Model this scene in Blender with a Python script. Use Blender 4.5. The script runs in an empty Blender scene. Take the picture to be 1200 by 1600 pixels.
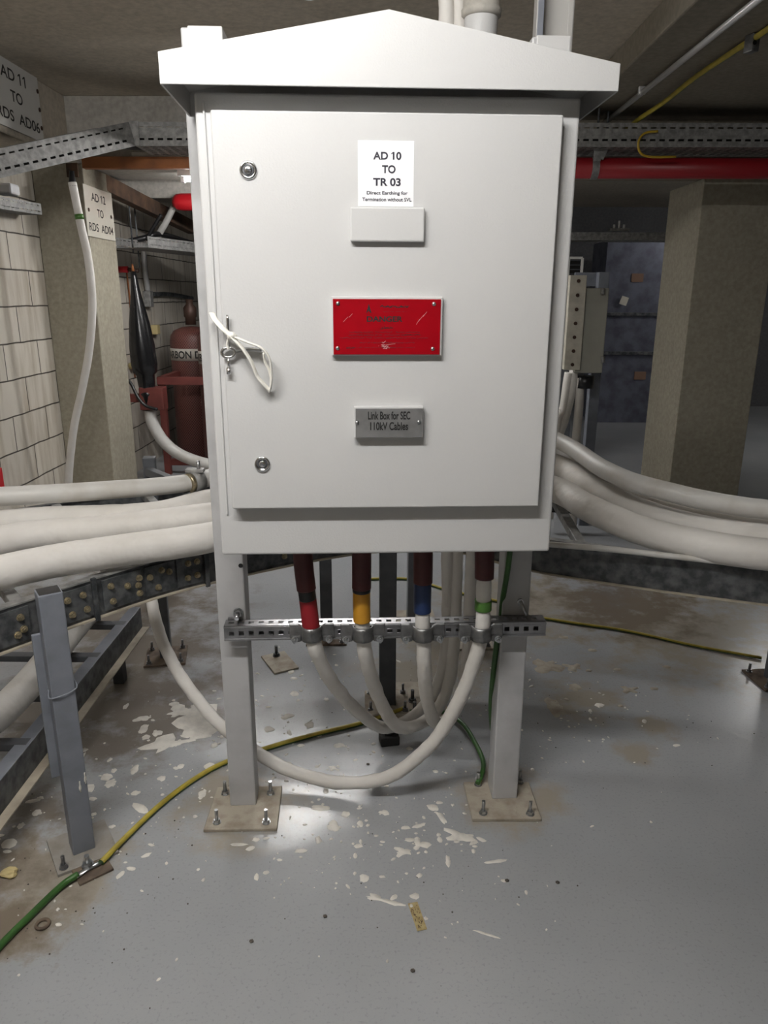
import bpy, bmesh, math, random
from mathutils import Vector, Matrix, noise
random.seed(7)
S = bpy.context.scene
COL = S.collection
PI = math.pi

# ------------------------------------------------------------------ camera
FPX, PITCH, ROLL, YAW, CAMH = 1153.96, .2846, .0039, .0089, 1.4089
_F = Vector((-math.sin(YAW), math.cos(YAW), 0)); _R = Vector((math.cos(YAW), math.sin(YAW), 0))
_U = Vector((0, 0, math.cos(PITCH))) + _F * math.sin(PITCH)
FWD = _F * math.cos(PITCH) - Vector((0, 0, math.sin(PITCH)))
RGT = _R * math.cos(ROLL) + _U * math.sin(ROLL)
UPV = _U * math.cos(ROLL) - _R * math.sin(ROLL)
EYE = Vector((0, 0, CAMH))
cd = bpy.data.cameras.new('camera'); cam = bpy.data.objects.new('camera', cd); COL.objects.link(cam)
m = Matrix((RGT, UPV, -FWD)).transposed().to_4x4(); m.translation = EYE
cam.matrix_world = m
cd.sensor_fit = 'VERTICAL'; cd.sensor_height = 32; cd.sensor_width = 24; cd.lens = FPX / 1600 * 32
cd.clip_start = .02; cd.clip_end = 60
S.camera = cam

# ------------------------------------------------------------------ light and exposure
S.view_settings.view_transform = 'Standard'; S.view_settings.look = 'None'
S.view_settings.gamma = 1; S.view_settings.use_curve_mapping = False
S.view_settings.exposure = 0.0
w = bpy.data.worlds.new('world'); S.world = w; w.use_nodes = True
w.node_tree.nodes['Background'].inputs[0].default_value = (.5, .55, .62, 1)
w.node_tree.nodes['Background'].inputs[1].default_value = .05

# the room's fluorescent tubes, the far right one added: (name, centre, length, along, strength, label)
TUBES = [
 ('tube_light', (-.55, .53, 2.38), 1.15, 'x', 290, 'lit fluorescent batten on the ceiling in front of the link box'),
 ('tube_light', (-.36, 4.40, 2.16), .85, 'x', 225, 'lit fluorescent batten under the overhead tray hidden behind the link box'),
 ('tube_light', (-.78, 4.9, 2.09), .98, 'x', 150, 'lit fluorescent batten on the soffit just left of the link box'),
 ('tube_light', (4.2, 6.9, 2.43), 1.15, 'x', 95, 'unseen lit batten added to brighten the right background'),  # out of view, added to light the duct and floor at right
]

# ------------------------------------------------------------------ pixel -> place helpers
def ray(u, v): return FWD + RGT * ((u - 600) / FPX) - UPV * ((v - 800) / FPX)
def Py(u, v, y): d = ray(u, v); return EYE + d * (y / d.y)
def Px(u, v, x): d = ray(u, v); return EYE + d * (x / d.x)
def Pz(u, v, z): d = ray(u, v); return EYE + d * ((z - CAMH) / d.z)
CABR = .0548
RIG = Matrix.Translation((-.0069, 1.8064, 0)) @ Matrix.Rotation(CABR, 4, 'Z')      # front faces of the two posts
CABX, CABY = -.0061, 1.5896                                                        # front of the box
CAB = Matrix.Translation((CABX, CABY, 0)) @ Matrix.Rotation(CABR, 4, 'Z')
RIGI = RIG.inverted()
def Pr(u, v, yl):
    o = RIGI @ EYE; d = RIGI.to_3x3() @ ray(u, v)
    return o + d * ((yl - o.y) / d.y)
def Prw(u, v, yl): return RIG @ Pr(u, v, yl)
CABI = CAB.inverted()
def Pc(u, v, yl):                      # cabinet coordinates
    o = CABI @ EYE; d = CABI.to_3x3() @ ray(u, v)
    return o + d * ((yl - o.y) / d.y)
def Pcw(u, v, yl): return CAB @ Pc(u, v, yl)

# ------------------------------------------------------------------ materials
def newmat(name):
    m = bpy.data.materials.new(name); m.use_nodes = True
    nt = m.node_tree; b = nt.nodes['Principled BSDF']
    return m, nt, b
def N(nt, t, **kw):
    n = nt.nodes.new(t)
    for k, v in kw.items():
        if k.startswith('i_'):
            n.inputs[k[2:].replace('_', ' ')].default_value = v
        else: setattr(n, k, v)
    return n
def L(nt, a, b): nt.links.new(a, b)
def ramp(nt, fac, stops):
    r = nt.nodes.new('ShaderNodeValToRGB')
    while len(r.color_ramp.elements) < len(stops): r.color_ramp.elements.new(.5)
    for e, (p, c) in zip(r.color_ramp.elements, stops):
        e.position = p; e.color = c if len(c) == 4 else (*c, 1)
    L(nt, fac, r.inputs[0]); return r.outputs[0]
def mix(nt, fac, a, b):
    n = nt.nodes.new('ShaderNodeMix'); n.data_type = 'RGBA'
    for i, x in ((0, fac), (6, a), (7, b)):
        if isinstance(x, (int, float)): n.inputs[i].default_value = x
        elif isinstance(x, tuple): n.inputs[i].default_value = (*x, 1) if len(x) == 3 else x
        else: L(nt, x, n.inputs[i])
    return n.outputs[2]
def math_(nt, op, a, b=None, clamp=False):
    n = nt.nodes.new('ShaderNodeMath'); n.operation = op; n.use_clamp = clamp
    for i, x in enumerate((a, b)):
        if x is None: continue
        if isinstance(x, (int, float)): n.inputs[i].default_value = x
        else: L(nt, x, n.inputs[i])
    return n.outputs[0]
def objco(nt): return N(nt, 'ShaderNodeTexCoord').outputs['Object']
def nz(nt, co, scale, detail=4, rough=.55):
    n = N(nt, 'ShaderNodeTexNoise'); n.inputs['Scale'].default_value = scale
    n.inputs['Detail'].default_value = detail; n.inputs['Roughness'].default_value = rough
    L(nt, co, n.inputs['Vector']); return n.outputs['Fac']
def bump(nt, b, h, strength, dist=.01):
    n = N(nt, 'ShaderNodeBump'); n.inputs['Strength'].default_value = strength; n.inputs['Distance'].default_value = dist
    L(nt, h, n.inputs['Height']); L(nt, n.outputs[0], b.inputs['Normal'])

def simple(name, col, rough=.5, metal=0, var=.0, scale=20, bmp=0, bscale=60, col2=None, lo=.4, hi=.65):
    m, nt, b = newmat(name)
    b.inputs['Roughness'].default_value = rough; b.inputs['Metallic'].default_value = metal
    co = objco(nt)
    if var or col2:
        c2 = col2 or tuple(c * (1 - var) for c in col)
        L(nt, ramp(nt, nz(nt, co, scale), [(lo, col), (hi, c2)]), b.inputs['Base Color'])
    else: b.inputs['Base Color'].default_value = (*col, 1)
    if bmp: bump(nt, b, nz(nt, co, bscale, 2), bmp, .004)
    return m

M = {}
M['cab'] = simple('pale_grey_powder_coat', (.59, .588, .584), .43, var=.03, scale=3, bmp=.13, bscale=230)
M['cab'].node_tree.nodes['Principled BSDF'].inputs['Specular IOR Level'].default_value = .35
M['post'] = simple('grey_painted_steel', (.50, .50, .505), .42, var=.22, scale=9, bmp=.08, bscale=60, lo=.45, hi=.75)
M['bluegrey'] = simple('blue_grey_painted_steel', (.20, .215, .25), .42, var=.2, scale=14, bmp=.12, bscale=40)
M['darkgrey'] = simple('dark_grey_painted_steel', (.085, .09, .10), .5, var=.3, scale=14)
M['chrome'] = simple('chrome', (.75, .75, .76), .18, 1)
M['zinc'] = simple('zinc_plated_steel', (.55, .56, .57), .33, 1, var=.3, scale=40)
M['strut'] = simple('galvanised_strut', (.32, .32, .33), .36, .85, var=.35, scale=14)
M['alu'] = simple('cast_aluminium', (.22, .22, .22), .42, .75, var=.35, scale=30, bmp=.15, bscale=90)
M['galv'] = simple('weathered_galvanised_steel', (.36, .355, .345), .55, .4, col2=(.22, .22, .215), scale=34, lo=.35, hi=.62)
M['galvdark'] = simple('dark_galvanised_steel', (.16, .165, .17), .5, .5, col2=(.045, .05, .055), scale=22, lo=.36, hi=.6)
M['ladder'] = simple('dull_ladder_steel', (.14, .145, .15), .5, .4, col2=(.05, .054, .058), scale=28, lo=.36, hi=.62)
M['brass'] = simple('yellow_passivated_bolt', (.42, .36, .24), .4, .7, var=.4, scale=90)
M['lip'] = simple('dusty_ladder_lip', (.42, .37, .29), .7, 0, var=.3, scale=12)
M['cable'] = simple('white_cable_coating', (.70, .675, .64), .62, col2=(.59, .56, .515), scale=7, lo=.45, hi=.8, bmp=.9, bscale=24)
M['cablegrey'] = simple('greyish_cable_coating', (.60, .59, .565), .5, col2=(.47, .44, .39), scale=9, lo=.5, hi=.8, bmp=.2, bscale=30)
M['maroon'] = simple('maroon_heat_shrink', (.075, .012, .013), .5, var=.3, scale=12)
M['redtape'] = simple('red_tape', (.27, .009, .016), .5)
M['yellowtape'] = simple('yellow_tape', (.56, .27, .02), .4)
M['bluetape'] = simple('blue_tape', (.012, .03, .10), .4)
M['greentape'] = simple('green_tape', (.06, .16, .025), .4)
M['black'] = simple('black_plastic', (.012, .012, .013), .35)
M['blackgloss'] = simple('black_glossy_polymer', (.010, .010, .011), .22, bmp=.15, bscale=25)
M['rubber'] = simple('black_rubber', (.02, .02, .02), .7)
M['paper'] = simple('white_paper', (.88, .88, .90), .4)
M['signwhite'] = simple('white_engraved_plastic', (.72, .71, .68), .35, var=.06, scale=5)
M['signcream'] = simple('cream_engraved_plastic', (.63, .60, .52), .4, var=.06, scale=5)
M['ink'] = simple('dark_print', (.018, .016, .03), .6)
M['inkblack'] = simple('black_print', (.012, .012, .012), .5)
M['faintink'] = simple('faded_print', (.13, .006, .012), .5)
M['dangerred'] = simple('red_sign_face', (.28, .001, .006), .35)
M['dangerred'].node_tree.nodes['Principled BSDF'].inputs['Specular IOR Level'].default_value = .2
M['scratch'] = simple('pale_scratch', (.62, .30, .30), .6)
M['faceplate'] = simple('brushed_name_plate', (.24, .24, .24), .40, .35, var=.25, scale=20)
M['string'] = simple('white_plastic_string', (.80, .78, .72), .5, bmp=.2, bscale=80)
M['splat'] = simple('dried_white_coating', (.78, .75, .69), .65, var=.2, scale=30, bmp=.3, bscale=50)
M['dirt'] = simple('dry_grit', (.08, .07, .06), .9)
M['plate'] = simple('dusty_base_plate', (.40, .36, .295), .75, col2=(.27, .225, .175), scale=26, lo=.42, hi=.72, bmp=.2, bscale=120)
M['dustplate'] = simple('dust_grey_base_plate', (.30, .285, .26), .8, col2=(.22, .20, .175), scale=16)
M['rustplate'] = simple('rusty_base_plate', (.16, .12, .085), .8, col2=(.07, .05, .038), scale=22)
M['rust'] = simple('rusty_orange_steel', (.30, .105, .032), .75, col2=(.15, .055, .022), scale=6, lo=.4, hi=.7)
M['rustbrown'] = simple('brown_rusty_steel', (.13, .075, .045), .8, col2=(.055, .035, .024), scale=8)
M['redpipe'] = simple('red_pipe_paint', (.28, .010, .016), .4)
M['redbright'] = simple('bright_red_paint', (.55, .012, .02), .35)
M['greypipe'] = simple('grey_pipe_paint', (.42, .41, .39), .4)
M['conduit'] = simple('zinc_conduit', (.66, .66, .66), .3, .35)
M['yellow'] = simple('yellow_wire', (.52, .34, .03), .45)
M['tape'] = simple('worn_yellow_paper', (.42, .34, .17), .7, col2=(.28, .21, .09), scale=60)
M['boxgrey'] = simple('grey_green_enclosure', (.34, .335, .29), .5, var=.12, scale=6)
M['boxedge'] = simple('cream_flange', (.55, .52, .44), .5, var=.2, scale=20)
M['duct'] = simple('blue_grey_sheet_metal', (.17, .18, .23), .42, .5, col2=(.10, .105, .14), scale=7)
M['sticker'] = simple('tan_sticker', (.22, .13, .085), .7)
M['valvebrown'] = simple('tarnished_valve_metal', (.07, .04, .03), .5, .4)
M['rackred'] = simple('red_oxide_steel', (.15, .035, .028), .55, var=.3, scale=9)
M['bandwhite'] = simple('band_paint', (.50, .47, .42), .6)
M['yellowbox'] = simple('pale_yellow_plastic', (.55, .45, .22), .5)

# striped green / yellow earth cable: two-colour stripes along its length, laid by vertex groups of faces (two materials)
M['eg'] = simple('green_earth_insulation', (.04, .125, .025), .45, var=.3, scale=20)
M['ey'] = simple('yellow_earth_insulation', (.45, .36, .05), .45, var=.3, scale=20)

# concrete
def concrete(name, c1, c2, sc=1.3, bm_=.25):
    m, nt, b = newmat(name); co = objco(nt)
    b.inputs['Roughness'].default_value = .85
    big = ramp(nt, nz(nt, co, sc, 5, .6), [(.32, c1), (.68, c2)])
    fine = ramp(nt, nz(nt, co, 38, 3), [(.3, (.8, .8, .8)), (.7, (1.08, 1.08, 1.08))])
    n = nt.nodes.new('ShaderNodeMix'); n.data_type = 'RGBA'; n.blend_type = 'MULTIPLY'; n.inputs[0].default_value = 1
    L(nt, big, n.inputs[6]); L(nt, fine, n.inputs[7]); L(nt, n.outputs[2], b.inputs['Base Color'])
    bump(nt, b, nz(nt, co, 60, 4), bm_, .004)
    return m
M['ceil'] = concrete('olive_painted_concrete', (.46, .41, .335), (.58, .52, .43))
M['soffit'] = concrete('olive_soffit_painted_shade', (.21, .185, .145), (.27, .24, .19))  # shade on the right-hand ceiling and crossbeam painted in as darker olive
M['col'] = concrete('olive_beige_column_paint', (.33, .30, .235), (.375, .345, .27), .9, .1)
M['white_beam'] = concrete('dirty_white_painted_concrete', (.50, .475, .43), (.40, .375, .335), 2.2)
M['dark_wall'] = concrete('dark_grey_wall', (.10, .10, .105), (.13, .13, .135))

# painted block wall
m, nt, b = newmat('cream_painted_blockwork'); co = objco(nt)
sx = N(nt, 'ShaderNodeSeparateXYZ'); L(nt, co, sx.inputs[0])
cb = N(nt, 'ShaderNodeCombineXYZ'); L(nt, math_(nt, 'ADD', sx.outputs[1], .13), cb.inputs[0]); L(nt, math_(nt, 'SUBTRACT', sx.outputs[2], .175), cb.inputs[1])
wob = N(nt, 'ShaderNodeTexNoise'); wob.inputs['Scale'].default_value = 5; L(nt, co, wob.inputs['Vector'])
vm = N(nt, 'ShaderNodeVectorMath'); vm.operation = 'MULTIPLY_ADD'; L(nt, wob.outputs['Color'], vm.inputs[0]); vm.inputs[1].default_value = (.012, .012, 0); L(nt, cb.outputs[0], vm.inputs[2])
br = N(nt, 'ShaderNodeTexBrick'); br.offset = .5
for k, v in (('Scale', 1.0), ('Mortar Size', .0045), ('Mortar Smooth', .3), ('Brick Width', .40), ('Row Height', .196), ('Bias', 0.0)): br.inputs[k].default_value = v
br.inputs['Color1'].default_value = (.62, .575, .50, 1); br.inputs['Color2'].default_value = (.55, .51, .445, 1); br.inputs['Mortar'].default_value = (.07, .06, .05, 1)
L(nt, vm.outputs[0], br.inputs['Vector'])
mp = N(nt, 'ShaderNodeMapping'); mp.inputs['Scale'].default_value = (1, 7, 1.0); L(nt, co, mp.inputs[0])
st = ramp(nt, nz(nt, mp.outputs[0], 2.2, 5, .6), [(.45, (1, 1, 1)), (.72, (.70, .66, .60))])
n = nt.nodes.new('ShaderNodeMix'); n.data_type = 'RGBA'; n.blend_type = 'MULTIPLY'; n.inputs[0].default_value = 1
L(nt, br.outputs['Color'], n.inputs[6]); L(nt, st, n.inputs[7]); L(nt, n.outputs[2], b.inputs['Base Color'])
b.inputs['Roughness'].default_value = .7
bump(nt, b, math_(nt, 'SUBTRACT', 1.0, br.outputs['Fac']), .8, .008)
M['block'] = m

# floor: grey coated concrete with dust around the posts and brown stains under the ladders
m, nt, b = newmat('grey_coated_floor'); co = objco(nt)
base = ramp(nt, nz(nt, co, 1.1, 5, .6), [(.3, (.325, .338, .355)), (.7, (.39, .40, .412))])
fine = nz(nt, co, 130, 3)
base = mix(nt, ramp(nt, fine, [(.56, (0, 0, 0)), (.74, (.35, .35, .35))]), base, (.15, .155, .165))
mp = N(nt, 'ShaderNodeMapping'); mp.inputs['Scale'].default_value = (9, 1.3, 1); mp.inputs['Rotation'].default_value = (0, 0, .9); L(nt, co, mp.inputs[0])
scr = ramp(nt, nz(nt, mp.outputs[0], 4, 6, .7), [(.62, (0, 0, 0)), (.74, (.35, .35, .35))])
base = mix(nt, scr, base, (.36, .355, .34))
dn = nz(nt, co, 7, 6, .65)
def dist_mask(x, y, r):
    v = N(nt, 'ShaderNodeVectorMath'); v.operation = 'DISTANCE'; L(nt, co, v.inputs[0]); v.inputs[1].default_value = (x, y, 0)
    f = math_(nt, 'SUBTRACT', 1.0, math_(nt, 'DIVIDE', v.outputs['Value'], r), True)
    near = math_(nt, 'MULTIPLY', f, 3.0, True)
    f = math_(nt, 'ADD', math_(nt, 'MULTIPLY', f, 1.35), math_(nt, 'MULTIPLY', math_(nt, 'SUBTRACT', dn, .60), 3.2))
    return math_(nt, 'MULTIPLY', math_(nt, 'MULTIPLY', f, 1.6, True), near)
def masks(lst):
    o = None
    for a in lst:
        f = dist_mask(*a); o = f if o is None else math_(nt, 'MAXIMUM', o, f)
    return o
dust = masks([(-.42, 1.80, .27), (.34, 1.85, .25), (-.86, 1.50, .33), (-.95, 1.35, .3), (.12, 2.55, .38), (.3, 2.8, .45), (-1.1, 1.25, .3), (.72, 2.40, .24), (.92, 2.22, .12), (.80, 2.08, .10), (1.3, 3.0, .8), (.7, 3.3, .7)])
base = mix(nt, math_(nt, 'MULTIPLY', dust, .8), base, (.33, .29, .23))
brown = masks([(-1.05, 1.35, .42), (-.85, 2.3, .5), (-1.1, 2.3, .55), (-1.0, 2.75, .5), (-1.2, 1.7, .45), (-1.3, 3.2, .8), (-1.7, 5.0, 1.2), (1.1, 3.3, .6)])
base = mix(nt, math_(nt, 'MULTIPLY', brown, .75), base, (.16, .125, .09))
L(nt, base, b.inputs['Base Color'])
b.inputs['Roughness'].default_value = .23
bump(nt, b, nz(nt, co, 28, 3), .12, .004)
M['floor'] = m

# net-covered cylinder paint (diamond mesh sleeve)
m, nt, b = newmat('red_brown_cylinder_with_net'); co = objco(nt)
sx = N(nt, 'ShaderNodeSeparateXYZ'); L(nt, co, sx.inputs[0])
ang = math_(nt, 'MULTIPLY', math_(nt, 'ARCTAN2', sx.outputs[1], sx.outputs[0]), .15)
def lines(sign):
    a = math_(nt, 'ADD', math_(nt, 'MULTIPLY', ang, 1.5), math_(nt, 'MULTIPLY', sx.outputs[2], sign))
    f = math_(nt, 'PINGPONG', math_(nt, 'ADD', a, 5.0), .0125)
    return math_(nt, 'LESS_THAN', f, .0024)
net = math_(nt, 'MAXIMUM', lines(1), lines(-1))
L(nt, mix(nt, net, (.075, .018, .018), (.24, .11, .085)), b.inputs['Base Color']); b.inputs['Roughness'].default_value = .5
M['cyl'] = m

# ------------------------------------------------------------------ mesh builder
class MB:
    def __init__(s): s.bm = bmesh.new(); s.mats = []
    def mi(s, mat):
        if mat not in s.mats: s.mats.append(mat)
        return s.mats.index(mat)
    def face(s, vs, mi, smooth=False):
        try:
            f = s.bm.faces.new(vs); f.material_index = mi; f.smooth = smooth; return f
        except ValueError: return None
    def merge(s, other, mat, mtx=None, smooth=False):
        i = s.mi(mat); mp = {}
        for v in other.verts: mp[v] = s.bm.verts.new(mtx @ v.co if mtx else v.co)
        for f in other.faces:
            s.face([mp[v] for v in f.verts], i, smooth or f.smooth)
        other.free()
    def box(s, c, size, mat, bev=0, rot=None, seg=2):
        t = bmesh.new(); bmesh.ops.create_cube(t, size=1)
        for v in t.verts: v.co = Vector((v.co.x * size[0], v.co.y * size[1], v.co.z * size[2]))
        if bev: bmesh.ops.bevel(t, geom=t.edges[:], offset=bev, segments=seg, affect='EDGES', profile=.5)
        mt = Matrix.Translation(c) @ (rot.to_4x4() if rot else Matrix())
        s.merge(t, mat, mt); return s
    def prism(s, pts, y0, y1, mat, bev=0, axis='y'):        # pts in (x, z), extruded along y
        t = bmesh.new()
        a = [t.verts.new((x, y0, z)) for x, z in pts]; b_ = [t.verts.new((x, y1, z)) for x, z in pts]
        n = len(pts); t.faces.new(a); t.faces.new(b_[::-1])
        for i in range(n): t.faces.new((a[i], b_[i], b_[(i + 1) % n], a[(i + 1) % n]))
        bmesh.ops.recalc_face_normals(t, faces=t.faces[:])
        if bev: bmesh.ops.bevel(t, geom=t.edges[:], offset=bev, segments=3, affect='EDGES', profile=.5)
        mt = None
        if axis == 'x': mt = Matrix(((0, 1, 0, 0), (1, 0, 0, 0), (0, 0, 1, 0), (0, 0, 0, 1)))
        s.merge(t, mat, mt); return s
    def tube(s, pts, r, mat, n=14, caps=True, mats=None, bumpy=0, seed=0, flat=None):
        pts = [Vector(p) for p in pts]
        rs = r if isinstance(r, (list, tuple)) else [r] * len(pts)
        i0 = s.mi(mat); im = [s.mi(x) for x in mats] if mats else None
        rings = []; prevn = None
        for k, p in enumerate(pts):
            t = (pts[min(k + 1, len(pts) - 1)] - pts[max(k - 1, 0)]).normalized()
            if prevn is None:
                u = Vector((0, 0, 1)) if abs(t.z) < .9 else Vector((1, 0, 0))
                prevn = (u - t * u.dot(t)).normalized()
            else: prevn = (prevn - t * prevn.dot(t)).normalized()
            bn = t.cross(prevn)
            ring = []
            for j in range(n):
                a = 2 * PI * j / n; rr = rs[k]
                d = prevn * math.cos(a) + bn * math.sin(a)
                if flat: d = prevn * math.cos(a) * flat + bn * math.sin(a)
                if bumpy: rr *= 1 + bumpy * noise.noise((p + d * rr) * 22 + Vector((seed * 3.1, 0, 0))) + bumpy * .7 * noise.noise((p + d * rr) * 60)
                ring.append(s.bm.verts.new(p + d * rr))
            rings.append(ring)
        for k in range(len(rings) - 1):
            for j in range(n):
                mi = im[j * len(im) // n] if im else i0
                s.face((rings[k][j], rings[k][(j + 1) % n], rings[k + 1][(j + 1) % n], rings[k + 1][j]), mi, True)
        if caps: s.face(rings[0][::-1], i0); s.face(rings[-1], i0)
        return s
    def cyl(s, a, b, r, mat, n=20, r2=None):
        a = Vector(a); b = Vector(b); i = s.mi(mat); t = (b - a).normalized()
        u = Vector((0, 0, 1)) if abs(t.z) < .9 else Vector((1, 0, 0)); u = (u - t * u.dot(t)).normalized(); w = t.cross(u)
        r2 = r if r2 is None else r2
        A = [s.bm.verts.new(a + (u * math.cos(2 * PI * j / n) + w * math.sin(2 * PI * j / n)) * r) for j in range(n)]
        B = [s.bm.verts.new(b + (u * math.cos(2 * PI * j / n) + w * math.sin(2 * PI * j / n)) * r2) for j in range(n)]
        for j in range(n): s.face((A[j], A[(j + 1) % n], B[(j + 1) % n], B[j]), i, n > 8)
        s.face(A[::-1], i); s.face(B, i); return s
    def lathe(s, prof, mat, mtx=None, n=28):
        i = s.mi(mat); rings = []
        for r, z in prof:
            rings.append([s.bm.verts.new((mtx or Matrix()) @ Vector((r * math.cos(2 * PI * j / n), r * math.sin(2 * PI * j / n), z))) for j in range(n)])
        for k in range(len(rings) - 1):
            for j in range(n): s.face((rings[k][j], rings[k][(j + 1) % n], rings[k + 1][(j + 1) % n], rings[k + 1][j]), i, True)
        s.face(rings[0][::-1], i); s.face(rings[-1], i); return s
    def perforated(s, o, du, dv, length, rows, pitch, slot, thick, mat, first=.012):
        """plate from o along unit du (length) and dv; rows = [(v0, v1, is_slot)]; slots stay open."""
        i = s.mi(mat); o = Vector(o); du = Vector(du).normalized(); dv = Vector(dv).normalized(); nn = du.cross(dv) * thick
        us = [0.0]; x = first; cells = []
        while x + slot < length - .004:
            cells.append((us[-1], x, False)); cells.append((x, x + slot, True)); us.append(x + slot); x += pitch
        cells.append((us[-1], length, False))
        t = bmesh.new(); vd = {}
        def V(u, v):
            k = (round(u, 5), round(v, 5))
            if k not in vd: vd[k] = t.verts.new(o + du * u + dv * v)
            return vd[k]
        for (v0, v1, sl) in rows:
            for (u0, u1, us_) in cells:
                if sl and us_: continue
                t.faces.new((V(u0, v0), V(u1, v0), V(u1, v1), V(u0, v1)))
        g = bmesh.ops.extrude_face_region(t, geom=t.faces[:])
        bmesh.ops.translate(t, vec=nn, verts=[v for v in g['geom'] if isinstance(v, bmesh.types.BMVert)])
        bmesh.ops.recalc_face_normals(t, faces=t.faces[:])
        s.merge(t, mat); return s
    def sweep(s, path, prof, mat, closed=True):
        """path of Vectors (level), prof = [(offset along left normal, dz)] closed profile"""
        i = s.mi(mat); rings = []
        for k, p in enumerate(path):
            a = (path[k] - path[k - 1]).normalized() if k else None; b_ = (path[k + 1] - path[k]).normalized() if k < len(path) - 1 else None
            t = ((a or b_) + (b_ or a)).normalized(); nrm = Vector((-t.y, t.x, 0)).normalized()
            sc = 1 / max(.5, t.dot(b_ or a))
            rings.append([s.bm.verts.new(p + nrm * (q[0] * sc) + Vector((0, 0, q[1]))) for q in prof])
        n = len(prof)
        for k in range(len(rings) - 1):
            for j in range(n): s.face((rings[k][j], rings[k][(j + 1) % n], rings[k + 1][(j + 1) % n], rings[k + 1][j]), i)
        s.face(rings[0][::-1], i); s.face(rings[-1], i); return s
    def text(s, string, c, right, up, mat, width=None, height=None, bold=0, lift=.0006, thick=.0004, spacing=1.0):
        cu = bpy.data.curves.new('t', 'FONT'); cu.body = string; cu.size = 1; cu.offset = bold; cu.extrude = 0; cu.space_character = spacing
        o = bpy.data.objects.new('t', cu); COL.objects.link(o)
        dg = bpy.context.evaluated_depsgraph_get(); me = bpy.data.meshes.new_from_object(o.evaluated_get(dg))
        bpy.data.objects.remove(o); bpy.data.curves.remove(cu)
        if not me.vertices: return s
        xs = [v.co.x for v in me.vertices]; ys = [v.co.y for v in me.vertices]
        w_, h_ = max(xs) - min(xs), max(ys) - min(ys); cx, cy = (max(xs) + min(xs)) / 2, (max(ys) + min(ys)) / 2
        fx = width / w_ if width else height / h_; fy = height / h_ if height else fx
        right = Vector(right).normalized(); up = Vector(up).normalized(); nn = right.cross(up)
        i = s.mi(mat); c = Vector(c)
        vs = [s.bm.verts.new(c + right * ((v.co.x - cx) * fx) + up * ((v.co.y - cy) * fy) + nn * lift) for v in me.vertices]
        for p in me.polygons: s.face([vs[k] for k in p.vertices], i)
        if '1' in string:                                  # give each numeral 1 its flag
            par = list(range(len(me.vertices)))
            def find(a):
                while par[a] != a: a = par[a]
                return a
            for e in me.edges: par[find(e.vertices[0])] = find(e.vertices[1])
            isl = {}
            for k in range(len(par)): isl.setdefault(find(k), []).append(k)
            isl = sorted(isl.values(), key=lambda q: min(me.vertices[k].co.x for k in q))
            chars = [ch for ch in string if ch != ' ']
            if len(isl) == len(chars):
                for ch, q in zip(chars, isl):
                    if ch != '1': continue
                    x0 = min(me.vertices[k].co.x for k in q); x1 = max(me.vertices[k].co.x for k in q); y1 = max(me.vertices[k].co.y for k in q); hh = y1 - min(me.vertices[k].co.y for k in q)
                    s.face([s.bm.verts.new(c + right * ((a - cx) * fx) + up * ((b_ - cy) * fy) + nn * lift) for a, b_ in ((x0 + .01, y1), (x0 - .21 * hh, y1 - .19 * hh), (x0 - .21 * hh, y1 - .32 * hh), (x0 + .01, y1 - .17 * hh))], i)
        bpy.data.meshes.remove(me); return s
    def build(s, name, parent=None, xf=None, base=None, keep=False):
        """link as one object; verts are in world space unless xf says otherwise"""
        bm = s.bm
        if not s.mats: s.mats.append(M['black'])
        o = None
        if parent is not None:
            root = parent
            while root.parent: root = root.parent
            inv = Matrix() if root.get('_local') else ROOTM[root.name].inverted()
            bm.transform(inv)
            loc = Vector()
        elif keep: loc = Vector()
        else:
            xs = [v.co for v in bm.verts]
            loc = Vector(((min(v.x for v in xs) + max(v.x for v in xs)) / 2, (min(v.y for v in xs) + max(v.y for v in xs)) / 2, min(v.z for v in xs)))
            if base: loc = Vector(base)
            bm.transform(Matrix.Translation(-loc))
        me = bpy.data.meshes.new(name); bm.to_mesh(me); bm.free()
        for x in s.mats: me.materials.append(x)
        o = bpy.data.objects.new(name, me); COL.objects.link(o); o.location = loc
        if parent is not None: o.parent = parent
        else: ROOTM[o.name] = Matrix.Translation(loc)
        return o
ROOTM = {}
def tag(o, label, cat, group=None, kind=None):
    o['label'] = label; o['category'] = cat
    if group: o['group'] = group
    if kind: o['kind'] = kind
    return o
def thing(name, loc, label, cat, group=None, rot=0):
    o = bpy.data.objects.new(name, None); COL.objects.link(o); o.location = loc; o.rotation_euler = (0, 0, rot); o.empty_display_size = .1
    ROOTM[o.name] = Matrix.Translation(loc) @ Matrix.Rotation(rot, 4, 'Z')
    return tag(o, label, cat, group)
def struct(mb, name, label=None, cat=None):
    o = mb.build(name, keep=True); o['kind'] = 'structure'
    if label: o['label'] = label
    o['category'] = cat or name.split('_')[0]
    return o
def smooth(pts, n=8):
    pts = [Vector(p) for p in pts]; out = []
    P = [pts[0] * 2 - pts[1]] + pts + [pts[-1] * 2 - pts[-2]]
    for i in range(1, len(P) - 2):
        a, b, c, d = P[i - 1:i + 3]
        for k in range(n):
            t = k / n
            out.append(.5 * ((2 * b) + (c - a) * t + (2 * a - 5 * b + 4 * c - d) * t * t + (3 * b - a - 3 * c + d) * t ** 3))
    out.append(pts[-1]); return out
X, Y, Z = Vector((1, 0, 0)), Vector((0, 1, 0)), Vector((0, 0, 1))
ZR = lambda a: Matrix.Rotation(a, 3, 'Z')
def wbox(name, x0, x1, y0, y1, z0, z1, mat, label, cat, bev=0):
    return struct(MB().box(((x0 + x1) / 2, (y0 + y1) / 2, (z0 + z1) / 2), (x1 - x0, y1 - y0, z1 - z0), M[mat], bev), name, label, cat)

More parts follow.
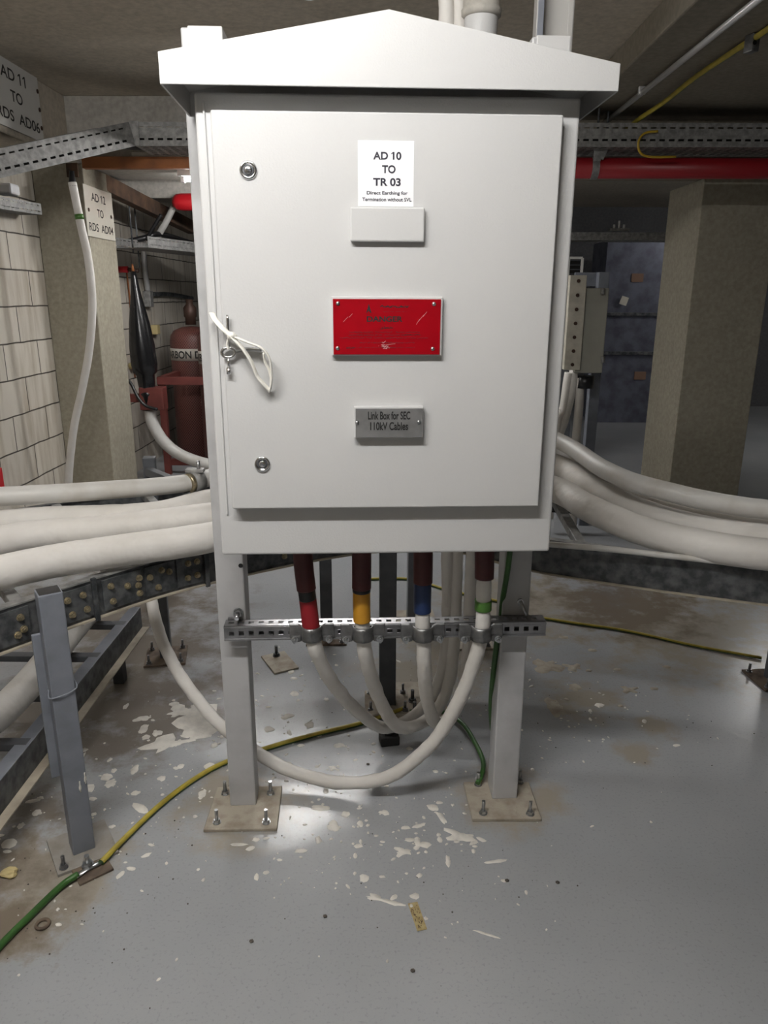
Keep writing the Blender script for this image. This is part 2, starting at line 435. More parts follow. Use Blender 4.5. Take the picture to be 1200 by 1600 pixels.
# ------------------------------------------------------------------ the setting
CEIL = 2.49
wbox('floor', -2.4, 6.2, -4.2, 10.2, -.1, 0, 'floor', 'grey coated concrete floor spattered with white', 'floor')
wbox('ceiling', -2.4, 6.2, -4.2, 10.2, CEIL, CEIL + .1, 'ceil', 'olive painted concrete ceiling', 'ceiling')
wbox('wall_left', -2.3, -2.1, -4.1, 10.1, 0, CEIL, 'block', 'cream painted blockwork wall on the left', 'wall')
wbox('wall_right', 6.0, 6.2, -4.1, 10.1, 0, CEIL, 'dark_wall', 'dark wall far on the right', 'wall')
wbox('wall_back', -2.1, 6.0, 10, 10.2, 0, CEIL, 'dark_wall', 'dark far wall', 'wall')
wbox('wall_front', -2.1, 6.0, -4.2, -4, 0, CEIL, 'ceil', 'wall behind the viewpoint', 'wall')
wbox('trim_1', -2.1, -1.86, -3.99, 4.65, 2.15, CEIL, 'ceil', 'olive concrete beam along the top of the left wall', 'beam', .008)
wbox('trim_2', -2.1, .6, 4.65, 5.3, 2.14, CEIL, 'white_beam', 'dirty white painted crossbeam above left column', 'beam', .006)
wbox('trim_3', .6, 6.0, 4.65, 5.3, 2.14, CEIL, 'soffit', 'olive crossbeam above right column with shade in its colour', 'beam', .006)
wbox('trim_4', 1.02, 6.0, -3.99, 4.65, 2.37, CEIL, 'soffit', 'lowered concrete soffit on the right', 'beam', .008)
wbox('trim_5', -2.1, .6, 5.9, 6.2, 2.10, CEIL, 'white_beam', 'second pale crossbeam behind the first on the left', 'beam', .006)
wbox('column_left', -2.1, -1.80, 4.66, 5.10, 0, 2.14, 'col', 'olive beige square column on the left', 'column', .006)
wbox('column_right', 1.99, 2.49, 5.14, 5.75, 0, 2.14, 'col', 'olive beige square column on the right', 'column', .006)

# ------------------------------------------------------------------ link box (cabinet) -- built in its own coordinates
cab = thing('link_box', (CABX, CABY, 0), 'large pale grey steel link box with pitched roof standing on two posts', 'electrical cabinet', rot=CABR)
cab['_local'] = 1
HW, ZB, ZT, DEP = .374, .845, 1.781, .205
DT = .028
q_ = [Pc(u, v, -DT) for u, v in ((327, 172), (883, 178), (840, 790), (364, 797))]
dx0, dx1, dz0, dz1 = (q_[0].x + q_[3].x) / 2, (q_[1].x + q_[2].x) / 2, (q_[2].z + q_[3].z) / 2, (q_[0].z + q_[1].z) / 2
mb = MB(); mb.box((0, DEP / 2, (ZB + ZT) / 2), (2 * HW, DEP, ZT - ZB), M['cab'], .006, seg=3)
mb.build('body', cab)
MB().box((dx0 - .016, -.002, (dz0 + dz1) / 2), (.004, .004, dz1 - dz0 + .04), M['cab'], .0015).build('rain_lip', cab)
rf = [Pc(250, 134, -.057), Pc(247, 80, -.057), Pc(608, 14, -.057), Pc(970, 99, -.057), Pc(966, 150, -.057)]
zl = 1.779
roofp = [(rf[0].x, zl), (rf[0].x, rf[1].z), (rf[2].x, rf[2].z), (rf[3].x, rf[3].z), (rf[3].x, zl)]
TH = .004
inn = [(roofp[4][0] - TH, zl), (roofp[3][0] - TH, roofp[3][1] - TH * 1.2), (roofp[2][0], roofp[2][1] - TH * 1.4), (roofp[1][0] + TH, roofp[1][1] - TH * 1.2), (roofp[0][0] + TH, zl)]
mb = MB(); mb.prism(roofp, -.057, -.053, M['cab'], .0015); mb.prism(roofp, .2005, .2045, M['cab'], .0015)
t = bmesh.new()                      # folded sheet between the two gables, open below
pr = [Vector((x, 0, z)) for x, z in roofp]; pi_ = [Vector((x, 0, z)) for x, z in inn[::-1]]
for k in range(4):
    vs = [t.verts.new(p + Y * yy) for yy in (-.0535, .2010) for p in (pr[k], pr[k + 1], pi_[k + 1], pi_[k])]
    for f in ((0, 1, 5, 4), (1, 2, 6, 5), (2, 3, 7, 6), (3, 0, 4, 7), (3, 2, 1, 0), (4, 5, 6, 7)): t.faces.new([vs[q] for q in f])
bmesh.ops.remove_doubles(t, verts=t.verts[:], dist=.0001); bmesh.ops.recalc_face_normals(t, faces=t.faces[:])
mb.merge(t, M['cab']); mb.build('roof', cab)
door = MB().box(((dx0 + dx1) / 2, -DT / 2 - .001, (dz0 + dz1) / 2), (dx1 - dx0, DT - .002, dz1 - dz0), M['cab'], .0035, seg=3).build('door', cab)
YD = -DT
def dpt(u, v, lift=0): return Pc(u, v, YD - lift)
def rect(u0, v0, u1, v1, lift):
    a, b_ = dpt(u0, v0, lift), dpt(u1, v1, lift); return a.x, b_.x, b_.z, a.z
def plate(mb, u0, v0, u1, v1, t, mat, bev=.0015, y=YD):
    x0, x1, z0, z1 = rect(u0, v0, u1, v1, t + (YD - y)); mb.box(((x0 + x1) / 2, y - t / 2, (z0 + z1) / 2), (x1 - x0, t, z1 - z0), mat, bev); return x0, x1, z0, z1
def dtext(mb, s_, u0, v0, u1, v1, y, mat, bold=0):
    a, b_ = Pc(u0, v0, y), Pc(u1, v1, y)
    mb.text(s_, ((a.x + b_.x) / 2, y, (a.z + b_.z) / 2), X, Z, mat, abs(b_.x - a.x), abs(a.z - b_.z), bold, lift=.0005)
# paper label
mb = MB(); plate(mb, 559, 219, 646, 323, .0008, M['paper'], 0)
yp = YD - .0008
dtext(mb, 'AD 10', 583, 237, 627, 250, yp, M['ink'], .030); dtext(mb, 'TO', 597, 258, 618, 271, yp, M['ink'], .030)
dtext(mb, 'TR 03', 583, 278, 626, 291, yp, M['ink'], .030)
dtext(mb, 'Direct Earthing for', 573, 298.5, 637, 306, yp, M['ink'], .02); dtext(mb, 'Termination without SVL', 566, 308.5, 643, 315, yp, M['ink'], .02)
o = mb.build('paper_label', door); o['label'] = 'white paper label with printed black text'
# blank plate
mb = MB(); plate(mb, 547, 323, 663, 378, .013, M['cab'], .003); mb.build('blank_plate', door)
# danger plate
mb = MB(); plate(mb, 517, 463, 690, 556, .012, M['cab'], .002)
x0, x1, z0, z1 = plate(mb, 520, 467, 687, 554, .002, M['dangerred'], .0005, y=YD - .012)
yr = YD - .014
dtext(mb, 'DANGER', 573, 494, 629, 503, yr, M['inkblack'], .03)
for q, (s_, a) in enumerate((('\uFEAE\uFEC4\uFEA7', (594, 509, 615, 515)),)): dtext(mb, s_, *a, yr, M['inkblack'], .01)
# flame-like emblem
ax = Pc(576, 489, yr); 
mb.prism([(ax.x - .005, ax.z), (ax.x - .0015, ax.z + .010), (ax.x + .0005, ax.z + .018), (ax.x + .003, ax.z + .009), (ax.x + .006, ax.z), (ax.x + .0025, ax.z + .001), (ax.x, ax.z + .005), (ax.x - .003, ax.z + .001)], yr - .0004, yr, M['inkblack'])
random.seed(3)
def scribble(u0, u1, v, amp, mat, step=2.2, gap=.25, th=.0007, y=None):
    y = yr if y is None else y
    u = u0
    while u < u1:
        if random.random() > gap:
            a = Pc(u, v + random.uniform(-amp, amp), y); b_ = Pc(u + step, v + random.uniform(-amp, amp), y)
            mb.box(((a.x + b_.x) / 2, y - .0002, (a.z + b_.z) / 2), ((b_ - a).length, .0004, th * random.uniform(.6, 1.5)), mat, rot=Matrix.Rotation(-math.atan2(b_.z - a.z, b_.x - a.x), 3, 'Y'))
        u += step * .85
scribble(594, 638, 479, 1.6, M['inkblack'], 2.4, .05, .0016); scribble(596, 634, 487, .5, M['faintink'], 2, .2, .0006)
for (a, b_, v) in ((545, 655, 519), (545, 656, 523.5), (529, 668, 528), (560, 646, 535.5), (541, 648, 543)): scribble(a, b_, v, .7, M['faintink'], 2.1, .12, .0011)
for (a, b_, v) in ((632, 655, 523), (541, 555, 544)): scribble(a, b_, v, .6, M['inkblack'], 2.1, .1, .001)
for k in range(26):
    u, v = 602 + random.gauss(0, 4), 541 + random.gauss(0, 3); a = Pc(u, v, yr)
    mb.box((a.x, yr - .0003, a.z), (random.uniform(.001, .006), .0005, .0009), M['scratch'], rot=Matrix.Rotation(random.uniform(-.7, .4), 3, 'Y'))
for (u, v, an, ln) in ((610, 538, -.12, .02), (658, 497, -.85, .018), (653, 503, -1.0, .012), (540, 499, -.8, .014), (548, 493, -.8, .010), (664, 491, -.9, .012)):
    a = Pc(u, v, yr); mb.box((a.x, yr - .0002, a.z), (ln, .0004, .0006), M['scratch'], rot=Matrix.Rotation(an, 3, 'Y'))
def rivet(mb, u, v, y, r, mat):
    a = Pc(u, v, y); mb.lathe([(r, 0), (r, .0008), (r * .8, .0022), (r * .35, .003), (.0002, .0031)], mat, Matrix.Translation((a.x, y, a.z)) @ Matrix.Rotation(PI / 2, 4, 'X'), 14)
for (u, v) in ((528, 474), (678, 475), (527.5, 544), (676, 545)): rivet(mb, u, v, yr, .0042, M['zinc'])
o = mb.build('danger_plate', door); o['label'] = 'red danger plate with faded black lettering and four rivets'
# name plate
mb = MB(); plate(mb, 553, 635.5, 661, 684, .016, M['cab'], .0015)
plate(mb, 555.5, 638.5, 660, 683, .0015, M['faceplate'], .0003, y=YD - .016); yn = YD - .0175
dtext(mb, 'Link Box for SEC', 575, 643, 641, 655.5, yn, M['inkblack'], .021); dtext(mb, '110kV Cables', 578.5, 659.5, 637.5, 672, yn, M['inkblack'], .021)
rivet(mb, 558, 660.5, yn, .0042, M['zinc']); rivet(mb, 654.5, 659.5, yn, .0042, M['zinc'])
o = mb.build('name_plate', door); o['label'] = 'small grey metal name plate with black lettering'
# two quarter-turn locks
for (u, v) in ((388, 266), (410, 725)):
    a = dpt(u, v); mt = Matrix.Translation((a.x, YD, a.z)) @ Matrix.Rotation(PI / 2, 4, 'X')
    mb = MB().lathe([(.0172, 0), (.0172, .0025), (.0155, .0045), (.0128, .0045), (.0115, .0035), (.0102, .001), (.0002, .001)], M['chrome'], mt, 32)
    mb.lathe([(.0075, .0005), (.0075, .003), (.0065, .004), (.0002, .004)], M['chrome'], mt, 24)
    mb.lathe([(.0104, .001), (.0104, .0012), (.0080, .0012), (.0078, .0011), (.0076, .001)], M['darkgrey'], mt, 24)
    mb.box((a.x + .001, YD - .0052, a.z), (.010, .0025, .0028), M['darkgrey'], .0004, rot=Matrix.Rotation(.5, 3, 'Y'))
    o = mb.build('lock', door); o['label'] = 'round chrome quarter-turn lock'
# small paint chips on the door
# posts with base plates and anchor bolts
LX = [(-.4453, -.372), (.308, .3813)]
ztop = [Pr(320, 42, 0).z, Pr(865, 57, 0).z]
def bolt(mb, p, h=.03, r=.0065, mat=None, ax=Z):
    mat = mat or M['zinc']; p = Vector(p)
    mb.cyl(p, p + ax * .0025, r * 1.9, mat, 16); mb.cyl(p + ax * .0025, p + ax * .011, r * 1.5, mat, 6); mb.cyl(p + ax * .011, p + ax * h, r * .8, mat, 10); return mb
for k, (a, b_) in enumerate(LX):
    tilt = (-.018, -.010)[k]
    mb = MB(); mb.box(((a + b_) / 2, .0385, ztop[k] / 2 + .004), (b_ - a, .073, ztop[k] - .008), M['post'], .004, seg=2)
    # dark smudges and the drilled hole
    if k == 0: hp = Pr(376, 884, .001); mb.cyl((hp.x, .0012, hp.z), (hp.x, .004, hp.z), .006, M['black'], 14)
    mb.bm.transform(CABI @ RIG); post = mb.build('post', cab)
    # worn white-painted stub above the roof
    ca_, cb2 = (Pr(293, 60, 0).x, Pr(348, 60, 0).x) if k == 0 else (Pr(838, 75, 0).x, Pr(892, 75, 0).x)
    mb = MB().box(((ca_ + cb2) / 2, .0385, ztop[k] - .035), (cb2 - ca_, .076, .076), M['cab'], .003); mb.bm.transform(CABI @ RIG); mb.build('post_cap', post)
    cx = (a + b_) / 2
    if k == 0: q = [Pz(318, 1301, .0), Pz(433, 1299, .0), Pz(441, 1232, .0), Pz(340, 1234, .0)]
    else: q = [Pz(738, 1284, .0), Pz(846, 1284, .0), Pz(826, 1226, .0), Pz(724, 1226, .0)]
    q = [CABI @ p for p in q]
    mb = MB(); t = bmesh.new()
    lo_ = [t.verts.new((p.x, p.y, 0)) for p in q]; up_ = [t.verts.new((p.x, p.y, .010)) for p in q]
    t.faces.new(lo_[::-1]); t.faces.new(up_)
    for i in range(4): t.faces.new((lo_[i], lo_[(i + 1) % 4], up_[(i + 1) % 4], up_[i]))
    bmesh.ops.bevel(t, geom=t.edges[:], offset=.0015, segments=1, affect='EDGES')
    mb.merge(t, M['plate']); bp = mb.build('base_plate', cab); bp['label'] = 'dusty beige base plate'
    for (u, v) in (((339, 1285), (416, 1285), (423, 1240), (352, 1240)), ((755, 1271), (828, 1272), (812, 1222), (747, 1226)))[k]:
        p = CABI @ Pz(u, v, .010); bolt(MB(), (p.x, p.y, .0095), .042, .0062).build('anchor_bolt', bp)

# key hanging on the door, tied with white string
kp = Pc(357, 550, -.045); kw = CAB @ Vector((kp.x, -.045, kp.z))
key = thing('cabinet_key', kw, 'chrome cabinet key with ring bow hanging from white string on the door', 'key', rot=CABR)
def kb(): return MB()
yk = -.038
def kpt(u, v, y=yk): return CAB @ Pc(u, v, y)
ringp = [kpt(357 + 10.5 * math.cos(a), 551 + 7.5 * math.sin(a)) for a in [2 * PI * k / 28 for k in range(29)]]
kb().tube(ringp, .0034, M['chrome'], 10, caps=False).build('bow', key)
kb().cyl(kpt(357, 558), kpt(357.5, 576), .0030, M['chrome'], 14).cyl(kpt(357.5, 575), kpt(357.5, 584.5), .0052, M['chrome'], 16).build('socket_shaft', key)
kb().tube([kpt(357, 543), kpt(356.5, 520), kpt(355.5, 498), kpt(355.2, 492)], [.0036, .0034, .0034, .0022], M['chrome'], 12).build('long_shaft', key)
kb().tube([kpt(369, 549), kpt(385, 545.5), kpt(400, 546), kpt(409, 548)], [.0040, .0055, .0056, .0056], M['zinc'], 12, flat=.75).build('side_arm', key)
st_ = thing('string_tie', kpt(362, 525, -.050), 'knotted white plastic string holding the cabinet key to the door', 'string', rot=CABR)
def strip(pts, r, fl): return MB().tube(smooth(pts, 6), r, M['string'], 10, flat=fl)
ys = -.052
strip([kpt(331, 489, -.02), kpt(336, 499, -.036), kpt(347, 512, -.05), kpt(361, 525, ys)], .0066, .35).build('strand', st_)
strip([kpt(361, 524, ys), kpt(385, 534, -.056), kpt(409, 544, -.058), kpt(421, 560, -.056), kpt(424, 580, -.052), kpt(424, 598, -.047), kpt(421, 611, -.041)], .0066, .35).build('strand', st_)
strip([kpt(362, 526, ys), kpt(378, 543, -.056), kpt(393, 566, -.054), kpt(402, 588, -.050), kpt(414, 602, -.046), kpt(421, 611, -.040)], .0090, .3).build('strand', st_)
strip([kpt(412, 551, -.057), kpt(414, 565, -.053), kpt(420, 578, -.050), kpt(423, 592, -.047), kpt(423, 608, -.042)], .0060, .35).build('strand', st_)
strip([kpt(358, 527, -.048), kpt(355, 538, -.046), kpt(357, 546, -.046)], .0058, .5).build('strand', st_)
t = bmesh.new(); bmesh.ops.create_icosphere(t, subdivisions=3, radius=1)
for v in t.verts: v.co *= 1 + .25 * noise.noise(v.co * 2.3)
mb = MB(); mb.merge(t, M['string'], Matrix.Translation(kpt(362, 525, -.054)) @ Matrix.Diagonal((.0095, .008, .008, 1)), True); mb.build('knot', st_)

# ------------------------------------------------------------------ strut channel on the posts, clamps, link cables
SY0, SY1 = -.0415, -.0005           # the strut sits on the front faces of the posts
sa, sb = Pr(350, 990, SY0), Pr(853, 980, SY0)
sz = (Pr(350, 990, SY0).z + Pr(853, 982, SY0).z) / 2
SZ0, SZ1 = sz - .0205, sz + .0205
strut = thing('strut_channel', RIG @ Vector((0, 0, SZ0)), 'slotted galvanised strut channel bolted across the two posts of the link box', 'strut channel', rot=CABR)
def wm(mb): mb.bm.transform(RIG); return mb
ln = sb.x - sa.x
mb = MB()
rows = [(0, .014, False), (.014, .027, True), (.027, .041, False)]
mb.perforated((sa.x, SY0, SZ0), X, Z, ln, rows, .0257, .0135, -.0022, M['strut'])
mb.perforated((sa.x, SY0, SZ1), X, Y, ln, rows, .0257, .0135, -.0022, M['strut'], first=.010)
mb.perforated((sa.x, SY0, SZ0), X, Y, ln, rows, .0257, .0135, .0022, M['strut'])
for z_ in (SZ0 + .0035, SZ1 - .0035): mb.box(((sa.x + sb.x) / 2, SY0 - .0018, z_), (ln, .0045, .0055), M['strut'], .0015)
for z_ in (SZ0 + .004, SZ1 - .004): mb.box(((sa.x + sb.x) / 2, SY1 - .001, z_), (ln, .002, .008), M['strut'])
wm(mb).build('channel', strut)
for (u, v, tz) in ((372, 958, -.9), (815, 942, .55)):
    p = Pr(u, v, -.004)
    mb = MB()
    if tz < 0:
        mb.cyl((p.x, 0, p.z), (p.x, -.003, p.z), .013, M['zinc'], 20).cyl((p.x, -.003, p.z), (p.x, -.012, p.z), .0105, M['zinc'], 6)
        mb.cyl((p.x, -.012, p.z), (p.x, -.030, p.z - .004), .006, M['zinc'], 12)
        mb.box((p.x - .012, -.006, p.z - .016), (.03, .008, .01), M['strut'], .002)
    else:
        mb.cyl((p.x - .002, 0, p.z + .002), (p.x - .002, -.004, p.z + .002), .009, M['zinc'], 16)
        mb.cyl((p.x - .003, -.002, p.z + .004), (p.x + .010, -.026, p.z - .026), .0045, M['zinc'], 12)
    wm(mb).build('bolt', strut)

CB = RIG.to_3x3()
def cablepath(lst): return smooth([Prw(*a) for a in lst], 8)
def lens_(p):
    d = [0]
    for i in range(1, len(p)): d.append(d[-1] + (p[i] - p[i - 1]).length)
    return d
def slice_(p, v0, v1):
    """part of a path whose height on the photograph runs between v0 and v1 -> by height z, from the top"""
    return [q for q in p if v1 <= q.z <= v0]
def zc(u, v, yl): return Prw(u, v, yl).z
CR = .0190
def link_cable(name, label, pts, sleeves, rise=None):
    t = thing(name, Prw(*pts[3]) * 1.0, label, 'cable', 'link cables held on the strut channel')
    p = cablepath(pts)
    if rise: p = p + smooth([p[-1]] + [Vector(q) for q in rise], 8)[1:]
    # resample tighter for the lumpy coating
    q = []
    for i in range(len(p) - 1):
        n_ = max(1, int((p[i + 1] - p[i]).length / .008)); q += [p[i].lerp(p[i + 1], k / n_) for k in range(n_)]
    q.append(p[-1])
    MB().tube(q, CR, M['cable'], 20, bumpy=.11, seed=len(label)).build('jacket', t)
    def row(x):
        e = x - EYE; return 800 - FPX * e.dot(UPV) / e.dot(FWD)
    top = [x for x in q[:90] if x.z > SZ0]
    fine = []
    for i in range(len(top) - 1): fine += [top[i].lerp(top[i + 1], k / 4) for k in range(4)]
    for (nm, mt, v0, v1, rr) in sleeves:
        seg = [x for x in fine if v0 - 2 <= row(x) <= v1 + 1]
        if len(seg) > 1: MB().tube(seg, rr, M[mt], 20).build(nm, t)
    return t
topy = -.075
paths = {
 'red': [(470, 832, topy), (475, 890, -.075), (482, 945, -.072), (487, 985, -.068), (496, 1022, -.060), (522, 1070, .02), (556, 1108, .15), (600, 1137, .27), (648, 1117, .36), (684, 1068, .38), (698, 1000, .375), (699, 870, .37)],
 'yellow': [(565, 832, topy), (565, 890, -.075), (565, 945, -.072), (567, 985, -.068), (574, 1035, -.045), (594, 1095, .07), (624, 1136, .18), (668, 1124, .29), (698, 1080, .34), (710, 1000, .36), (714, 870, .37)],
 'blue': [(661, 832, topy), (661, 890, -.075), (660, 945, -.072), (661, 985, -.068), (663, 1040, -.05), (668, 1095, .04), (682, 1130, .14), (706, 1116, .24), (724, 1070, .29), (732, 1000, .32), (737, 870, .34)],
 'earth': [(757, 832, topy), (757, 890, -.075), (755, 945, -.072), (753, 985, -.068), (745, 1020, -.06), (722, 1085, -.045), (678, 1158, -.02), (618, 1208, .01), (560, 1223, .04), (500, 1218, .07), (430, 1193, .12), (350, 1138, .20), (290, 1068, .32), (255, 1005, .42), (238, 945, .50), (234, 905, .56)],
}
top_w = lambda u, v: Py(u, v, 2.2)
link_cable('link_cable', 'white cable with maroon sleeve and red and black tape, first clamp from left', paths['red'],
    [('heat_shrink', 'maroon', 700, 921, .0245), ('black_tape', 'black', 922, 936, .0222), ('red_tape', 'redtape', 937, 982, .0222)], [(.155, 2.2, 1.3), (.137, 2.2, 2.1), (.128, 2.2, 2.48)])
link_cable('link_cable', 'white cable with maroon sleeve and yellow tape, second clamp from left', paths['yellow'],
    [('heat_shrink', 'maroon', 700, 919, .0242), ('black_tape', 'black', 919, 923, .0232), ('yellow_tape', 'yellowtape', 924, 970, .0222)], [(.195, 2.21, 1.3), (.170, 2.21, 2.09), (.16, 2.21, 2.48)])
link_cable('link_cable', 'white cable with maroon sleeve and blue tape, third clamp from left', paths['blue'],
    [('heat_shrink', 'maroon', 700, 910, .0245), ('blue_tape', 'bluetape', 911, 955, .0222)], [(.245, 2.19, 1.3), (.232, 2.19, 1.95)])
link_cable('link_cable', 'white cable with maroon sleeve and green band looping low to the left, rightmost clamp', paths['earth'],
    [('heat_shrink', 'maroon', 700, 902, .0245), ('green_tape', 'greentape', 938, 952, .0220)])

def clamp(u, label):
    c = Pr(u, 988, -.068); R_ = .0225
    t = thing('cable_clamp', RIG @ Vector((c.x, c.y, c.z)), label, 'clamp', 'cast clamps along the strut channel', rot=CABR)
    hz = .019
    mb = MB(); i = mb.mi(M['alu'])
    # front saddle: flared collar around the cable
    n = 18; rings = []
    for (dr, dz) in ((.004, -hz), (.0035, -.006), (.0035, .006), (.0045, hz), (0, hz), (0, -hz)):
        ring = []
        for k in range(n + 1):
            a = PI + PI * k / n
            ring.append(mb.bm.verts.new((c.x + (R_ + dr) * math.cos(a), c.y + (R_ + dr) * math.sin(a), c.z + dz)))
        rings.append(ring)
    for a in range(len(rings)):
        A, B = rings[a], rings[(a + 1) % len(rings)]
        for k in range(n): mb.face((A[k], A[k + 1], B[k + 1], B[k]), i, True)
    for sgn in (-1, 1):
        w_ = [(.016, .000), (.026, .014), (.034, .020), (.057, .020), (.058, -.014), (.052, -.028), (.034, -.030), (.018, -.020)]
        w_ = [(c.x + sgn * px_, c.z + pz__) for px_, pz__ in w_]
        mb.prism(w_ if sgn > 0 else w_[::-1], -.064, -.054, M['alu'], .0025)
        mb.box((c.x + sgn * .040, -.066, c.z - .018), (.026, .008, .016), M['alu'], .003)
    mb.box((c.x, c.y - R_ - .002, c.z), (.005, .005, .034), M['alu'], .0015)
    wm(mb).build('saddle', t)
    mb = MB()
    mb.box((c.x, SY0 - .006, c.z - .004), (.112, .006, .030), M['alu'], .002)
    wm(mb).build('back_plate', t)
    for sgn in (-1, 1):
        p = Vector((c.x + sgn * .044, -.069, c.z - .019)); mb = MB()
        mb.cyl(p + Y * .02, p, .0045, M['zinc'], 12).cyl(p, p - Y * .002, .0088, M['zinc'], 18).cyl(p - Y * .002, p - Y * .009, .0072, M['zinc'], 6).cyl(p - Y * .009, p - Y * .017, .0042, M['zinc'], 12)
        wm(mb).build('bolt', t)
clamp(487, 'cast metal clamp around the red taped cable'); clamp(567, 'cast metal clamp around the yellow taped cable')
clamp(661, 'cast metal clamp around the blue taped cable'); clamp(752, 'cast metal clamp around the green banded cable')

# ------------------------------------------------------------------ cable ladder curving behind the link box
def rail_path(lst): return smooth([Vector((x, y, 0)) for x, y in lst], 5)
LZ0, LZ1 = .585, .690
lad = thing('cable_ladder', (-.3, 2.4, .585), 'curved galvanised cable ladder with bolted splice plates carrying fat white cables', 'cable ladder')
inner = [(-1.30, 1.13), (-.93, 1.60), (-.785, 1.80), (-.565, 2.035), (-.137, 2.315), (.2, 2.36), (.48, 2.16), (1.04, 1.93), (1.7, 1.74)]
outer = [(-2.0, 1.75), (-1.5, 2.30), (-.93, 2.74), (-.27, 2.93), (.339, 2.90), (.9, 2.78), (1.4, 2.55), (2.0, 2.4)]
ip, op_ = rail_path(inner), rail_path(outer)
prof = [(0, LZ0), (.0, LZ1), (.022, LZ1), (.022, LZ1 - .003), (.003, LZ1 - .003), (.003, LZ0 + .003), (.022, LZ0 + .003), (.022, LZ0)]
profo = [(-a, b_) for a, b_ in prof][::-1]
MB().sweep(ip, prof, M['ladder']).build('side_rail', lad); MB().sweep(op_, profo, M['ladder']).build('side_rail', lad)
mb = MB().sweep(ip, [(-.004, LZ1), (-.004, LZ1 + .004), (.024, LZ1 + .004), (.024, LZ1)], M['galv']); mb.build('top_lip', lad)
MB().sweep(ip, [(-.010, LZ0 - .004), (-.010, LZ0), (.022, LZ0), (.022, LZ0 - .004)], M['lip']).build('bottom_lip', lad)
# rungs
def at_len(path, s_):
    d = 0
    for i in range(1, len(path)):
        l = (path[i] - path[i - 1]).length
        if d + l >= s_: return path[i - 1].lerp(path[i], (s_ - d) / l), (path[i] - path[i - 1]).normalized()
        d += l
    return path[-1], (path[-1] - path[-2]).normalized()
li, lo2 = lens_(ip)[-1], lens_(op_)[-1]
for k in range(14):
    f = (k + .5) / 14
    a, _ = at_len(ip, li * f); b_, _ = at_len(op_, lo2 * f)
    a = a + Vector((0, 0, .675)); b_ = b_ + Vector((0, 0, .675)); d = b_ - a
    MB().box((a + b_) / 2, (d.length - .01, .03, .028), M['galv'], .002, rot=ZR(math.atan2(d.y, d.x))).build('rung', lad)
def near_on(path, u, v0=700):
    """where on the rail the photograph's column u falls"""
    best, bd = 0, 1e9
    tot = lens_(path)[-1]
    for k in range(600):
        s_ = tot * k / 600; p, _ = at_len(path, s_); p = p + Vector((0, 0, .64))
        q = p - EYE; z_ = q.dot(FWD)
        if z_ < .2: continue
        uu = 600 + FPX * q.dot(RGT) / z_
        if abs(uu - u) < bd: bd, best = abs(uu - u), s_
    return best
def splice(u0, u1, bolts):
    s0, s1 = near_on(ip, u0), near_on(ip, u1); p, t_ = at_len(ip, (s0 + s1) / 2); nrm = Vector((t_.y, -t_.x, 0)); ln_ = abs(s1 - s0)
    a = math.atan2(t_.y, t_.x); c = p + nrm * .003 + Vector((0, 0, (LZ0 + LZ1) / 2))
    o = MB().box(c, (ln_, .004, .088), M['ladder'], .001, rot=ZR(a)).build('splice_plate', lad)
    for (du, dz) in bolts:
        q = c + t_ * (du * ln_) + Vector((0, 0, dz)) + nrm * .002
        MB().cyl(q, q + nrm * .002, .0095, M['brass'], 14).cyl(q + nrm * .002, q + nrm * .008, .0075, M['brass'], 6).cyl(q + nrm * .008, q + nrm * .011, .0045, M['brass'], 10).build('bolt', o)
splice(-30, 46, [(-.3, .02), (-.3, -.02), (.2, -.022), (.34, -.012), (.3, .02)])
splice(94, 142, [(-.3, .02), (.2, .022), (-.2, -.022), (.28, -.02)])
splice(160, 221, [(-.3, .022), (-.28, -.022), (.12, .008), (.42, -.024), (.44, .02), (.4, 0)])
splice(227, 272, [(-.35, .012), (-.1, -.024), (.05, .024), (.3, .014)])
splice(276, 316, [(-.1, -.02), (.28, -.018), (-.05, .024), (.3, .024)])
splice(336, 470, [(-.3, .02), (-.3, -.02), (.3, .02), (.3, -.02)])
for u in (148, 322):
    s_ = near_on(ip, u); p, t_ = at_len(ip, s_); nrm = Vector((t_.y, -t_.x, 0))
    MB().box(p + nrm * .008 + Vector((0, 0, .637)), (.014, .012, .122), M['galvdark'], .003, rot=ZR(math.atan2(t_.y, t_.x))).build('rail_clip', lad)

# posts under the ladder
def ladder_post(x, y, zt, w_, mat, label, plate_=True, pm='rustplate', rot=0, nb=4, ps=.16):
    t = thing('support_post', (x, y, 0), label, 'post', 'steel posts under the cable ladder', rot=rot)
    R_ = ZR(rot)
    MB().box((x, y, zt / 2 + .003), (w_, w_, zt - .006), M[mat], .003, rot=R_).build('tube', t)
    if plate_:
        b_ = MB().box((x, y, .004), (ps, ps, .008), M[pm], .001, rot=R_).build('base_plate', t)
        for (sx_, sy_) in ((-1, -1), (1, -1), (1, 1), (-1, 1))[:nb]:
            q = Vector((x, y, .008)) + R_ @ Vector((sx_ * ps * .38, sy_ * ps * .38, 0)); bolt(MB(), q, .036, .006, M['strut']).build('anchor_bolt', b_)
    return t
